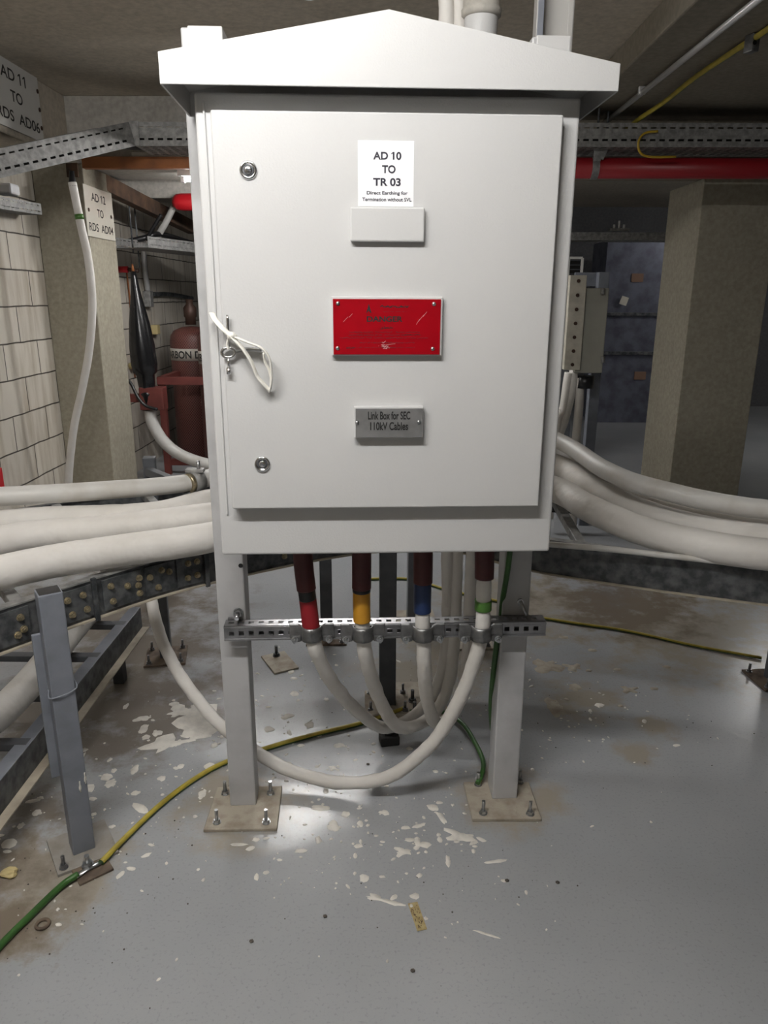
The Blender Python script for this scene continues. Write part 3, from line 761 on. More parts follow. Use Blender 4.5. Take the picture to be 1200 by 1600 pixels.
# big near post
pf = Pz(117, 1340, 0); pt = .735
t = ladder_post(pf.x + .006, pf.y + .035, pt, .055, 'bluegrey', 'blue grey square post nearest on the left with white paint drips', True, 'dustplate', .60, 1, .15)
x_, y_ = pf.x + .006, pf.y + .035
MB().box((x_, y_, pt - .001), (.049, .049, .003), M['black'], rot=ZR(.60)).build('open_top', t)
MB().box(Vector((x_, y_, .42)) + ZR(.6) @ Vector((-.022, .027, 0)), (.05, .012, .40), M['bluegrey'], .002, rot=ZR(.60)).build('side_cleat', t)
weld = [Vector((x_, y_, .475)) + ZR(.6) @ Vector(q) for q in ((-.028, .01, 0), (-.029, -.029, -.006), (.029, -.029, .004), (.028, .01, .02))]
MB().tube(smooth(weld, 8), .0022, M['bluegrey'], 8, bumpy=.5).build('weld_bead', t)
for (dx, z_) in ((.030, .22), (.012, .20)):
    q = Vector((x_, y_, z_)) + ZR(.6) @ Vector((dx * .8, -.028, 0))
    MB().tube(smooth([q + Vector((0, 0, .02)), q, q - Vector((0, 0, .012))], 4), [.003] * 3 + [.006] * 3 + [.003] * 3, M['splat'], 8, flat=.4).build('paint_drip', t)
ladder_post(-.904, 2.70, Py(258, 714, 2.70).z, .045, 'darkgrey', 'tall dark grey post behind the near rail left of the link box', True, 'rustplate', .2, 4, .16)
ladder_post(-.007, 2.36, .585, .058, 'darkgrey', 'dark grey post under the ladder seen between the yellow and blue taped cables', True, 'plate', .05, 4, .16)
ladder_post(-.269, 2.895, .585, .05, 'darkgrey', 'slim dark post behind the red taped cable', True, 'rustplate', .05, 4, .17)
ladder_post(.339, 2.87, .585, .05, 'bluegrey', 'grey post behind the green banded cable', True, 'plate', .05, 4, .18)
ladder_post(.10, 3.06, .60, .045, 'bluegrey', 'grey post standing furthest back behind the blue taped cable', True, 'plate', .1, 4, .22)
ladder_post(1.47, 2.55, .585, .05, 'darkgrey', 'dark post at the right edge of the picture under the ladder', True, 'rustplate', .1, 4, .16)

# ------------------------------------------------------------------ fat power cables on the ladder
def power_cable(name, label, pts, r, mat='cable', group='fat cables lying on the curved ladder', bumpy=.03, cat='cable'):
    p = smooth(pts, 10); q = []
    for i in range(len(p) - 1):
        n_ = max(1, int((p[i + 1] - p[i]).length / .02)); q += [p[i].lerp(p[i + 1], k / n_) for k in range(n_)]
    q.append(p[-1])
    return tag(MB().tube(q, r, M[mat], 22, bumpy=bumpy, seed=len(label)).build(name), label, cat, group)
def pz_(u, v, z): return Pz(u, v, z)
c1 = [(-1.35, 1.28, .745), pz_(0, 895, .745), pz_(150, 866, .745), pz_(335, 838, .745), (-.26, 2.30, .742), (0, 2.44, .742), (.3, 2.60, .83), pz_(868, 765, .775), pz_(920, 794, .765), pz_(1000, 828, .745), pz_(1083, 848, .74), pz_(1200, 867, .738), (1.6, 1.72, .738)]
c2 = [(-1.5, 1.42, .752), pz_(0, 846, .755), pz_(150, 829, .755), pz_(335, 806, .758), (-.24, 2.42, .752), (0, 2.55, .75), (.3, 2.76, .86), pz_(868, 728, .815), pz_(920, 762, .795), pz_(1000, 800, .765), pz_(1083, 824, .745), pz_(1200, 842, .742), (1.65, 1.86, .742)]
c3 = [(-1.75, 1.62, .748), (-1.20, 2.08, .750), pz_(230, 806, .750), pz_(335, 783, .756), (-.22, 2.62, .75), (0, 2.70, .75), (.3, 2.90, .88), pz_(868, 714, .83), pz_(925, 748, .80), pz_(1000, 784, .77), pz_(1100, 808, .75), pz_(1200, 819, .745), (1.75, 2.0, .742)]
power_cable('power_cable', 'fat white cable nearest the rail with splice plates on the left', c1, .044)
power_cable('power_cable', 'fat white cable lying second from the bolted rail', c2, .043)
power_cable('power_cable', 'fat white cable furthest back on the curved ladder', c3, .042)
c4 = [(-1.45, 2.0, .84), pz_(0, 776, .835), pz_(150, 767, .825), pz_(300, 753, .812), (-.48, 2.62, .83), (-.1, 2.76, .87), (.30, 2.92, .98), pz_(870, 688, .905), pz_(947, 735, .88), pz_(1030, 765, .86), pz_(1200, 797, .83), (1.7, 1.85, .82)]
power_cable('power_cable', 'slimmer greyish white cable held by a post clamp above the fat cables', c4, .029, 'cablegrey', bumpy=.02)
c5 = [Pz(-60, 1160, .28), Pz(30, 1085, .28), Pz(140, 955, .27), (-1.06, 2.9, .27), (-1.02, 3.5, .27)]
power_cable('power_cable', 'fat white cable lying on the low ladder near the floor', c5, .045, group='cables on the low ladder')
# small clamp that holds the slimmer cable to the tall post
pc4 = pz_(306, 752, .812)
t = thing('pipe_clamp', pc4, 'grey metal clamp holding the slim white cable to the tall post', 'clamp')
d4 = (Vector((-.48, 2.62, .83)) - pz_(300, 753, .812)).normalized(); MB().tube([pc4 - d4 * .02, pc4 + d4 * .02], .036, M['galv'], 20).build('collar', t)
MB().tube([pc4 - d4 * .034, pc4 - d4 * .02], .033, M['brass'], 20).build('brass_ring', t)
MB().box(pc4 + Vector((0, -.01, -.05)), (.07, .05, .04), M['galvdark'], .003).build('jaw', t)
MB().box((pc4 + Vector((-.904, 2.68, pc4.z))) / 2 + Vector((0, 0, -.035)), ((Vector((-.904, 2.68, pc4.z)) - pc4).length, .03, .03), M['darkgrey'], .002, rot=ZR(math.atan2(2.68 - pc4.y, -.904 - pc4.x))).build('bracket_arm', t)
MB().box(pc4 + Vector((.0, 0, .038)), (.06, .03, .012), M['galv'], .002).cyl(pc4 + Vector((.012, 0, .035)), pc4 + Vector((.012, 0, .07)), .006, M['zinc'], 10).build('clamp_bolt', t)

# low ladder running away from the viewer on the left
ll = thing('cable_ladder', (-1.2, 2.0, 0), 'low dark cable ladder running away along the floor at left', 'cable ladder')
xr = -1.0
y0_, y1_ = .6, 2.72
for xx, sg in ((xr, 1), (xr - .52, -1)):
    MB().box((xx, (y0_ + y1_) / 2, .165), (.006, y1_ - y0_, .09), M['ladder'], .001).box((xx - sg * .018, (y0_ + y1_) / 2, .208), (.04, y1_ - y0_, .005), M['bluegrey'], .001).box((xx + sg * .006, (y0_ + y1_) / 2, .122), (.05, y1_ - y0_, .005), M['lip'], .001).build('side_rail', ll)
for k in range(8):
    y_ = y0_ + .15 + k * .26
    MB().box((xr - .26, y_, .20), (.51, .035, .022), M['darkgrey'], .002).build('rung', ll)
for (xx, y_) in ((xr, 2.5), (xr - .52, 2.5), (xr, 1.0), (xr - .52, 1.0)):
    MB().box((xx - .02, y_, .062), (.04, .04, .122), M['darkgrey'], .002).build('foot', ll)

# thin white cable along the lip of the near rail at right
tc = [Pz(u, v, .704) for u, v in ((700, 838), (790, 845), (862, 851), (950, 858), (1040, 868), (1130, 878), (1215, 889), (1300, 902))]
tag(MB().tube(smooth(tc, 5), .009, M['cablegrey'], 12, bumpy=.08).build('thin_cable'), 'thin white cable lying along the near rail of the ladder at right', 'cable')

# ------------------------------------------------------------------ earth cables, floor things
def earth(name, label, pts, r, n=9, up='y', group='green and yellow earth cables'):
    p = smooth(pts, n); mb = MB(); ig, iy = mb.mi(M['eg']), mb.mi(M['ey'])
    mb.tube(p, r, M['eg'], 12, mats=[M['ey'], M['eg'], M['eg'], M['ey']] if up == 'y' else [M['eg'], M['eg'], M['ey'], M['ey']] if up == 'r' else [M['eg'], M['eg'], M['ey'], M['eg']]); return tag(mb.build(name), label, 'cable', group)
g1 = [Pz(-40, 1530, .009), Pz(0, 1478, .009), Pz(50, 1428, .009), Pz(95, 1385, .009), Pz(122, 1366, .014)]
earth('earth_cable', 'green earth cable running from bolted lug to the lower left corner', g1, .0085, up='g')
g2 = [Pz(158, 1348, .012), Pz(200, 1305, .009), Pz(250, 1258, .009), Pz(300, 1220, .009), Pz(350, 1192, .009), Pz(420, 1168, .009), Pz(490, 1148, .009), Pz(560, 1131, .009), Pz(610, 1115, .009), (.06, 2.32, .009)]
earth('earth_cable', 'yellow and green earth cable running behind the left post of the link box', g2, .0080)
lg = Pz(138, 1358, 0)
t = thing('earth_lug', (lg.x, lg.y, 0), 'bolted cable lug joining two earth cables on a plate at the foot of near post', 'cable lug')
MB().box((lg.x + .012, lg.y - .004, .003), (.085, .07, .006), M['rustplate'], .001, rot=ZR(.7)).build('plate', t)
MB().tube([Pz(118, 1370, .013), Pz(138, 1357, .010), Pz(160, 1346, .012)], [.0075, .008, .0075], M['zinc'], 12, flat=.5).build('tongue', t)
bolt(MB(), (lg.x, lg.y, .012), .03, .008, M['zinc']).build('bolt', t)
g3 = [Prw(799, 835, -.05), Prw(794, 885, -.03), Prw(785, 940, .012), Prw(782, 975, .014), Prw(776, 1005, .016), Prw(770, 1060, .05), Prw(767, 1105, .10), Prw(769, 1140, .13)]
earth('earth_cable', 'dark green earth cable hanging down beside the right post', g3, .0075, up='g')
g4 = [Pz(640, 1112, .012), Pz(690, 1112, .012), Pz(722, 1130, .02), Pz(742, 1160, .03), Pz(755, 1190, .035), Pz(752, 1212, .03), Pz(746, 1224, .022)]
earth('earth_cable', 'green earth cable curving to the bolt on right base plate', g4, .0075, up='g')
g5 = [Pz(830, 963, .008), Pz(900, 974, .008), Pz(980, 986, .008), Pz(1090, 1010, .008), Pz(1190, 1028, .008)]
earth('earth_cable', 'thin earth cable lying straight along the floor at right', g5, .0065)
g6 = [Pz(560, 905, .008), Pz(640, 905, .008), Pz(700, 922, .008), Pz(780, 940, .008)]
earth('earth_cable', 'earth cable on the floor behind the hanging cables', g6, .007)
# worn paper tape on floor
a = Pz(652, 1432, 0)
d_ = (Pz(660, 1454, 0) - Pz(645, 1411, 0)); an = math.atan2(d_.y, d_.x)
mb = MB().box((a.x, a.y, .0011), (d_.length, .024, .0008), M['tape'], 0, rot=ZR(an))
for k in range(26):
    q = Vector((random.uniform(-.42, .42) * d_.length, random.uniform(-.009, .009), 0)); q = Vector((a.x, a.y, .0017)) + ZR(an) @ q
    mb.box(q, (random.uniform(.003, .008), .0014, .0003), M['rustbrown'], 0, rot=ZR(an + random.uniform(-.6, .6)))
tag(mb.build('paper_strip'), 'worn yellow paper strip with faded marks lying on the grey floor', 'paper strip')
# small dark block below the loop
a = Pz(608, 1160, 0)
t = thing('rubber_block', (a.x, a.y, 0), 'small black rubber block on the floor beneath the hanging cables', 'block')
MB().box((a.x, a.y, .016), (.062, .05, .032), M['rubber'], .004, rot=ZR(.2)).build('block', t)
MB().box((a.x - .002, a.y + .004, .036), (.030, .022, .008), M['galvdark'], .002, rot=ZR(.2)).build('clip', t)
a = Pz(582, 1123, 0)
tag(MB().box((a.x, a.y, .012), (.038, .03, .024), M['plate'], .004, rot=ZR(.4)).build('small_block'), 'small dusty block on floor beside the earth cable behind the hanging cables', 'block')
# loose base plates with anchor bolts behind
for (u, v, wx, wy, rot, lab) in ((655, 1096, .19, .26, .05, 'dusty steel plate with three bolts on the floor behind the blue taped cable'), (437, 1036, .10, .16, .5, 'dusty steel plate on floor behind the red taped cable')):
    a = Pz(u, v, 0); t = thing('floor_plate', (a.x, a.y, 0), lab, 'floor plate')
    MB().box((a.x, a.y, .0035), (wx, wy, .007), M['plate'], .001, rot=ZR(rot)).build('plate', t)
    for (du, dv) in ((-.02, -.09), (-.025, -.01), (.04, .08)) if wx > .15 else ((-.02, .05),):
        bolt(MB(), Vector((a.x + du, a.y + dv, .007)), .045, .008, M['galvdark']).build('anchor_bolt', t)
# loose nut and washer lying left
a = Pz(67, 1446, 0); mb = MB().tube([(a.x + .014 * math.cos(k * PI / 10), a.y + .014 * math.sin(k * PI / 10), .004) for k in range(21)], .004, M['rustplate'], 8, caps=False)
tag(mb.build('washer'), 'dusty steel washer lying on the floor at lower left', 'washer')
a = Pz(16, 1368, 0); mb = MB(); t_ = bmesh.new(); bmesh.ops.create_icosphere(t_, subdivisions=2, radius=.016)
for v in t_.verts: v.co = Vector((v.co.x * 1.4, v.co.y, v.co.z * .6)) * (1 + .5 * noise.noise(v.co * 90))
mb.merge(t_, M['yellowbox'], Matrix.Translation((a.x, a.y, .008))); tag(mb.build('debris_lump'), 'small yellowish crumpled scrap on floor left of the near post', 'debris')

# dried white coating splashed on the floor (uncountable)
random.seed(11); mb = MB(); isp = mb.mi(M['splat'])
def blob(x, y, rx, ry, rot, h, nn=18, rough=.35, mi=None):
    ph = random.uniform(0, 100); top = []; low = []; h += random.uniform(0, .0008)
    for k in range(nn):
        a = 2 * PI * k / nn; f = 1 + rough * 1.7 * noise.noise(Vector((math.cos(a) * 1.5, math.sin(a) * 1.5, ph))) + rough * .5 * noise.noise(Vector((math.cos(a) * 4, math.sin(a) * 4, ph)))
        f = max(.45, f); px_, py_ = rx * f * math.cos(a), ry * f * math.sin(a)
        q = (x + px_ * math.cos(rot) - py_ * math.sin(rot), y + px_ * math.sin(rot) + py_ * math.cos(rot))
        low.append(mb.bm.verts.new((*q, .0002))); top.append(mb.bm.verts.new((x + (q[0] - x) * .86, y + (q[1] - y) * .86, h)))
    for k in range(nn): mb.face((low[k], low[(k + 1) % nn], top[(k + 1) % nn], top[k]), mi if mi is not None else isp, True)
    mb.face(top, mi if mi is not None else isp, True)
itan = mb.mi(M['plate'])
def sp(u, v, wpx, hpx, rot=0, rough=.26):
    a = Pz(u, v, 0); b_ = Pz(u + wpx / 2, v, 0); c = Pz(u, v - hpx / 2, 0)
    blob(a.x, a.y, max(.002, (b_ - a).length), max(.002, (c - a).length), rot, .0014, 22, rough, itan if u > 840 else None)
for a in ((315, 1128, 58, 40, .1, .6), (262, 1163, 70, 22, .25, .7), (305, 1150, 40, 14, .3, .8), (280, 1112, 40, 12, .5, .8), (224, 1139, 14, 15, 0), (228, 1152, 12, 8, 0), (245, 1146, 14, 10, .4), (222, 1123, 26, 8, .3), (167, 1214, 18, 10, .1), (172, 1224, 20, 12, .3), (212, 1239, 14, 8, .1), (253, 1216, 12, 8, .6), (210, 1203, 12, 12, 0), (178, 1204, 9, 6, 0), (328, 1197, 18, 10, .2), (335, 1165, 10, 8, 0),
          (316, 1241, 12, 14, 0), (15, 1318, 22, 14, .3), (33, 1290, 12, 8, 0), (58, 1270, 14, 10, .3), (50, 1252, 22, 6, .3), (63, 1247, 10, 5, 0), (135, 1282, 12, 8, .2), (125, 1185, 12, 20, 0), (132, 1172, 10, 6, 0), (197, 1104, 8, 8, 0), (272, 1100, 16, 6, .1), (145, 1248, 14, 5, 0),
          (722, 1306, 42, 18, -.2, .8), (740, 1317, 14, 6, .5), (655, 1320, 20, 14, 0, .7), (630, 1330, 24, 12, .1, .7), (640, 1312, 16, 6, 0), (560, 1322, 16, 6, .1), (600, 1270, 16, 8, -.4), (690, 1278, 10, 22, .4), (676, 1262, 20, 8, -.5), (522, 1290, 16, 18, .4), (500, 1262, 30, 8, 0), (540, 1272, 14, 8, 0), (497, 1312, 10, 12, .2), (470, 1330, 20, 6, 0), (400, 1312, 12, 6, .1), (375, 1320, 30, 4, 0), (340, 1296, 10, 6, 0), (700, 1345, 8, 16, 0), (740, 1330, 8, 6, 0), (775, 1346, 34, 6, .2), (590, 1405, 44, 8, -.3, .9), (760, 1460, 40, 3, -.35), (597, 1370, 10, 4, 0), (655, 1290, 22, 6, .4),
          (484, 1133, 14, 11, 0), (460, 1084, 14, 8, .3), (455, 1050, 10, 6, 0), (432, 1048, 9, 5, 0), (530, 1165, 16, 8, .2), (510, 1093, 8, 5, 0), (420, 1140, 14, 9, .3), (498, 1150, 9, 4, 0), (448, 1120, 20, 8, .5), (470, 1165, 10, 5, 0), (640, 1170, 10, 6, 0), (520, 1200, 14, 6, 0),
          (857, 1040, 42, 22, .1, .8), (895, 1042, 24, 12, 0, .8), (982, 1078, 28, 12, 0, .7), (898, 1074, 20, 10, 0), (865, 1105, 26, 18, .2, .8), (880, 996, 16, 5, 0), (1042, 1042, 14, 5, .1), (926, 1016, 14, 5, 0), (885, 1093, 8, 4, 0), (970, 1103, 10, 3, 0), (1022, 1076, 14, 4, .2), (920, 1048, 10, 4, 0), (965, 1046, 12, 4, 0)):
    sp(*a)
centres = [(-.62, 2.0, .35, 150), (-.12, 1.72, .28, 130), (.15, 1.65, .25, 60), (-.8, 1.75, .3, 70), (-.3, 2.5, .35, 90), (.72, 2.3, .3, 70), (-1.1, 1.45, .25, 30), (.25, 2.5, .3, 60), (0, 1.9, .5, 60)]
for (x, y, s_, n_) in centres:
    for _ in range(n_):
        bx, by = random.gauss(x, s_ * .6), random.gauss(y, s_ * .6); r = min(.016, random.lognormvariate(-5.9, .65))
        blob(bx, by, r * random.uniform(.8, 2.2), r, random.uniform(0, PI), .0009, 9, .22)
tag(mb.build('coating_splash'), 'dried white coating splashes spattered over the grey floor', 'paint splash', kind='stuff')
mb = MB(); idd = mb.mi(M['dirt'])
for _ in range(150):
    x, y = random.choice([(-.45, 1.75, .12), (.0, 1.5, .5), (-.8, 1.5, .25), (-.9, 1.4, .3), (.1, 2.4, .4), (.8, 2.2, .4)])[:2]; s_ = .18
    t_ = bmesh.new(); bmesh.ops.create_icosphere(t_, subdivisions=1, radius=random.uniform(.001, .0026)); mb.merge(t_, M['dirt'], Matrix.Translation((random.gauss(x, s_), random.gauss(y, s_), .0015)) @ Matrix.Diagonal((1, 1, .6, 1)))
for (u, v) in ((871, 1380), (792, 1377), (393, 1472), (645, 1518), (508, 1433), (575, 1195)):
    a = Pz(u, v, 0); t_ = bmesh.new(); bmesh.ops.create_icosphere(t_, subdivisions=1, radius=.005); mb.merge(t_, M['dirt'], Matrix.Translation((a.x, a.y, .003)) @ Matrix.Diagonal((1.2, 1, .6, 1)))
tag(mb.build('grit'), 'dark grit crumbs scattered on the floor', 'grit', kind='stuff')

# ------------------------------------------------------------------ signs on the left
def sign(name, x, uv, label, lines_, mat, thick=.006, holes=()):
    ps = [Px(u, v, x) for u, v in uv]
    y0, y1 = min(p.y for p in ps), max(p.y for p in ps)
    z0, z1 = (ps[2].z + ps[3].z) / 2, (ps[0].z + ps[1].z) / 2
    t = thing(name, (x, (y0 + y1) / 2, z0), label, 'sign', 'engraved cable signs')
    MB().box((x - thick / 2, (y0 + y1) / 2, (z0 + z1) / 2), (thick, y1 - y0, z1 - z0), M[mat], .001).build('panel', t)
    h = z1 - z0; w_ = y1 - y0
    for (s_, fy, fz, fw, fh) in lines_:
        MB().text(s_, (x, y0 + w_ * fy, z0 + h * fz), Y, Z, M['inkblack'], w_ * fw, h * fh, .012, lift=.0008).build('lettering', t)
    for (fy, fz) in holes:
        MB().lathe([(.011, 0), (.011, .003), (.004, .005), (.0002, .005)], M['valvebrown'], Matrix.Translation((x, y0 + w_ * fy, z0 + h * fz)) @ Matrix.Rotation(PI / 2, 4, 'Y'), 12).build('screw', t)
    return y0, y1, z0, z1
yA = Px(60, 170, -1.852)
sign('cable_sign', -1.852, [(-14, 76), (58, 122), (64, 221), (-14, 187)], 'white sign reading AD 11 TO RDS AD06 at top left', [('AD 11', .50, .80, .46, .165), ('TO', .52, .50, .22, .165), ('RDS  AD06', .53, .20, .80, .165)], 'signwhite', holes=((.97, .5), (.97, .78), (.97, .22)))
sign('cable_sign', -1.792, [(134, 288), (174, 303), (178, 376), (138, 369)], 'cream sign reading AD 12 TO RDS AD04 on the left column', [('AD 12', .48, .80, .50, .165), ('TO', .50, .50, .22, .165), ('RDS  AD04', .50, .20, .86, .165)], 'signcream', holes=((.10, .52), (.90, .50)))

# ------------------------------------------------------------------ overhead tray (bent run) and small wall tray
def tray(mb_bed, mb_n, mb_f, p0, p1, w_, h, side=1):
    p0, p1 = Vector(p0), Vector(p1); d = (p1 - p0); L_ = d.length; d.normalize()
    acr = Vector((-d.y, d.x, 0)).normalized(); up = d.cross(acr); 
    if up.z < 0: up = -up
    hr = [(0, h * .24, False), (h * .24, h * .33, True), (h * .33, h * .76, False), (h * .76, h * .82, True), (h * .82, h, False)]
    mb_n.perforated(p0, d, up, L_, hr, .05, .030, .002, M['galv'], first=.02)
    mb_f.perforated(p0 + acr * w_, d, up, L_, hr, .05, .030, -.002, M['galv'], first=.02)
    rows = []; n_ = 7; x = 0
    for k in range(n_):
        c = w_ * (k + .5) / n_; rows += [(x, c - .009, False), (c - .009, c + .009, True)]; x = c + .009
    rows.append((x, w_, False))
    mb_bed.perforated(p0, d, acr, L_, rows, .05, .032, .002, M['galv'], first=.02)
TY = 4.30
ka = Vector((Py(212, 228, TY).x, TY, Py(212, 228, TY).z))
kend = Px(-40, 288, -1.86)
tr = thing('cable_tray', (0, TY, ka.z), 'perforated galvanised cable tray running across under the crossbeam', 'cable tray')
b1, n1, f1 = MB(), MB(), MB()
tray(b1, n1, f1, (ka.x, TY, ka.z), (3.2, TY, ka.z), .27, .115)
b1.build('level_bed', tr)
sl_ = (ka - kend); sl_n = sl_.normalized(); ac_ = Vector((-sl_n.y, sl_n.x, 0)).normalized()
for off, lab in ((.075, 'black cable added nearest inside the overhead tray to darken its slots'), (.175, 'black cable added further back inside the overhead tray to darken its slots')):  # black fill added so the tray looks dark through its slots
    pts_ = [kend + ac_ * off + Vector((0, 0, .055)), kend + sl_ * .5 + ac_ * off + Vector((0, 0, .055)), ka + sl_n * -.06 + ac_ * off + Vector((0, 0, .055)), Vector((ka.x + .10, TY + off, ka.z + .052)), Vector((0, TY + off, ka.z + .052)), Vector((1.6, TY + off, ka.z + .052)), Vector((3.2, TY + off, ka.z + .052))]
    tag(MB().tube(smooth(pts_, 8), .045, M['rubber'], 14).build('tray_cable'), lab, 'cable', 'black cables added to darken the overhead tray')
n1.build('near_side', tr); f1.build('far_side', tr)
b2, n2, f2 = MB(), MB(), MB()
tray(b2, n2, f2, kend, ka, .27, .115)
b2.build('sloping_bed', tr); n2.build('near_side', tr); f2.build('far_side', tr)
MB().box(ka + Vector((.0, -.004, .06)), (.05, .006, .12), M['galv'], .002).build('knee_joint', tr)
for xx in (1.22, 1.28):
    pass
wt0 = Px(-30, 322, -1.97); wt1 = Px(66, 336, -1.97)
wtr = thing('wall_tray', (wt0 + wt1) / 2, 'short perforated tray bracketed to the block wall at far left', 'cable tray')
b3, n3, f3 = MB(), MB(), MB(); tray(b3, n3, f3, wt1, wt0, -.12, .06)
b3.build('bed', wtr); n3.build('near_side', wtr); f3.build('far_side', wtr)
a = Px(10, 296, -2.03); tag(MB().box(a, (.10, .10, .055), M['paper'], .012).build('white_fitting'), 'white plastic fitting above the short wall tray at far left', 'fitting')
# threaded rods
for (u, v0, v1, y, lab) in ((938, 150, 208, 4.38, 'threaded hanger rod left of the pipe clamp on the overhead tray'), (953, 150, 225, 4.45, 'threaded hanger rod just right of the conduit end'), (199, 290, 395, 5.55, 'pale thin hanger rod holding the far tray on the left'), (209, 310, 418, 5.8, 'dark thin hanger rod beside the conduit on the far block wall')):
    a, b_ = Py(u, v0, y), Py(u + 1, v1, y); tag(MB().cyl((a.x, y, CEIL if y < 4.6 else a.z), (a.x, y, b_.z), .006, M['galvdark'], 10).build('hanger_rod'), lab, 'rod', 'hanger rods')

# ------------------------------------------------------------------ right: red pipe, clamp, conduit, earth cable, yellow wire
pz0 = Py(1000, 263, 4.46)
rp = MB().cyl((.75, 4.46, pz0.z), (3.4, 4.46, pz0.z), .053, M['redpipe'], 24); tag(rp.build('red_pipe'), 'dark red fire pipe running level below the overhead tray', 'pipe')
a = Py(932, 262, 4.40)
t = thing('pipe_hanger', (a.x, 4.46, pz0.z), 'grey metal hanger clamped round the red pipe', 'pipe hanger')
MB().tube([(a.x - .02, 4.46, pz0.z), (a.x + .02, 4.46, pz0.z)], .058, M['galv'], 24, caps=False).build('band', t)
MB().box((a.x, 4.40, pz0.z + .085), (.04, .01, .12), M['galv'], .002).box((a.x + .03, 4.40, pz0.z + .07), (.035, .012, .07), M['galv'], .002, rot=Matrix.Rotation(.4, 3, 'Y')).build('strap', t)
bolt(MB(), Vector((a.x, 4.395, pz0.z + .11)), .02, .006, M['zinc'], -Y).build('bolt', t)
c0 = Pz(1260, -60, 2.343); c1_ = Pz(936, 199, 2.343)
tag(MB().cyl((c0.x, 1.6, 2.343), (c1_.x, 4.62, 2.343), .0125, M['conduit'], 16).box((c1_.x, 3.95, 2.352), (.034, .02, .036), M['conduit'], .004).build('conduit'), 'shiny straight metal conduit running along the right soffit', 'conduit')
ge = [Pz(1330, -60, 2.355), Pz(1210, 38, 2.355), Pz(1150, 78, 2.35), Pz(1085, 122, 2.34), Pz(1040, 158, 2.33), Pz(1000, 185, 2.31), Py(978, 203, 4.42)]
earth('earth_cable', 'yellow and green earth cable swooping below the right soffit', ge, .0115, up='r')
a = Pz(1176, 58, 2.36); tag(MB().box((a.x, a.y, 2.338), (.035, .045, .062), M['alu'], .004, rot=Matrix.Rotation(.35, 3, 'Z')).cyl((a.x, a.y - .023, 2.335), (a.x, a.y - .026, 2.335), .008, M['black'], 12).build('cable_clip'), 'small pale clip holding the earth cable to right soffit', 'clip')
yw = [Py(1028, 205, 4.27), Py(1008, 208, 4.27), Py(998, 220, 4.26), Py(1000, 238, 4.26), Py(1016, 245, 4.27), Py(1056, 245, 4.285)]
tag(MB().tube(smooth(yw, 6), .006, M['yellow'], 8).build('yellow_wire'), 'thin yellow wire loop over the side of the overhead tray', 'wire')

# ------------------------------------------------------------------ above the roof: risers, sleeve, channel
a = Py(752, 20, 2.19)
t = thing('pipe_sleeve', (a.x, 2.19, 1.95), 'white pipe sleeve with collar above roof of the link box', 'pipe')
MB().lathe([(.043, 1.95), (.043, 2.10), (.040, 2.11), (.0002, 2.11)], M['cab'], Matrix.Translation((a.x, 2.19, 0))).build('sleeve', t)
zt_ = Py(752, 12, 2.14).z
MB().lathe([(.044, zt_ - .008), (.051, zt_ - .004), (.052, zt_ + .010), (.047, zt_ + .014), (.047, 2.48), (.0002, 2.48)], M['white_beam'], Matrix.Translation((a.x, 2.19, 0))).build('collar', t)
a, b_ = Py(838, 60, 1.96), Py(893, 60, 1.96)
t = thing('ceiling_channel', ((a.x + b_.x) / 2, 1.98, 1.9), 'grey steel channel dropping from ceiling behind the right end of the roof', 'channel')
mb = MB(); xm, wd = (a.x + b_.x) / 2, (b_.x - a.x)
zz0 = 1.88
mb.box((xm, 2.00, (zz0 + CEIL) / 2), (wd, .004, CEIL - zz0 - .002), M['greypipe'], .001)
mb.box((xm - wd / 2, 1.98, (zz0 + CEIL) / 2), (.004, .044, CEIL - zz0 - .002), M['greypipe'], .001).box((xm + wd / 2, 1.98, (zz0 + CEIL) / 2), (.004, .044, CEIL - zz0 - .002), M['greypipe'], .001)
mb.box((xm - wd / 2 + .007, 1.958, (zz0 + CEIL) / 2), (.014, .004, CEIL - zz0 - .002), M['bluegrey'], .001).box((xm + wd / 2 - .006, 1.958, (zz0 + CEIL) / 2), (.012, .004, CEIL - zz0 - .002), M['greypipe'], .001)
mb.build('channel', t)
a = Py(483, -3, 2.6); tag(MB().lathe([(.0002, 0), (.025, .002), (.03, .012), (.03, CEIL - a.z)], M['paper'], Matrix.Translation((a.x, 2.6, a.z))).build('ceiling_detector'), 'small round white detector on the ceiling above the roof peak', 'detector')

# ------------------------------------------------------------------ left: steel beams under the crossbeam, hanging earth lead
sbz = Py(250, 258, 4.7).z
t = thing('steel_beam', (-.75, 4.615, sbz), 'rusty orange steel beam under the pale crossbeam', 'steel beam')
MB().box((-.75, 4.615, 2.135), (2.05, .05, .062), M['rust'], .002).build('web', t)
MB().box((-.62, 4.632, 2.182), (1.75, .03, .022), M['signcream'], .003).build('cream_edge', t)
p0, p1 = Px(112, 262, -1.86), Px(300, 356, -1.72)
d_ = p1 - p0
tag(MB().box((p0 + p1) / 2, (.07, d_.length, .10), M['rustbrown'], .003, rot=Vector((0, 1, 0)).rotation_difference(d_.normalized()).to_matrix()).build('steel_angle'), 'brown rusty steel angle running back along left wall above the far tray', 'steel angle')
vy = 4.22
vp = [Py(u, v, vy) for u, v in ((113, 285), (119, 315), (127, 355), (137, 400), (143, 450), (144, 490), (139, 550), (128, 610), (116, 665), (109, 725), (107, 775))]
vp.append(Vector((vp[-1].x, vy + .02, .19))); vp.append(Vector((vp[-1].x + .02, vy + .05, .01)))
t = thing('hanging_cable', (vp[-1].x, vy, 0), 'white cable hanging down in front of left column with one green band', 'cable')
MB().tube(smooth(vp, 8), .0215, M['cable'], 16, bumpy=.03).build('jacket', t)
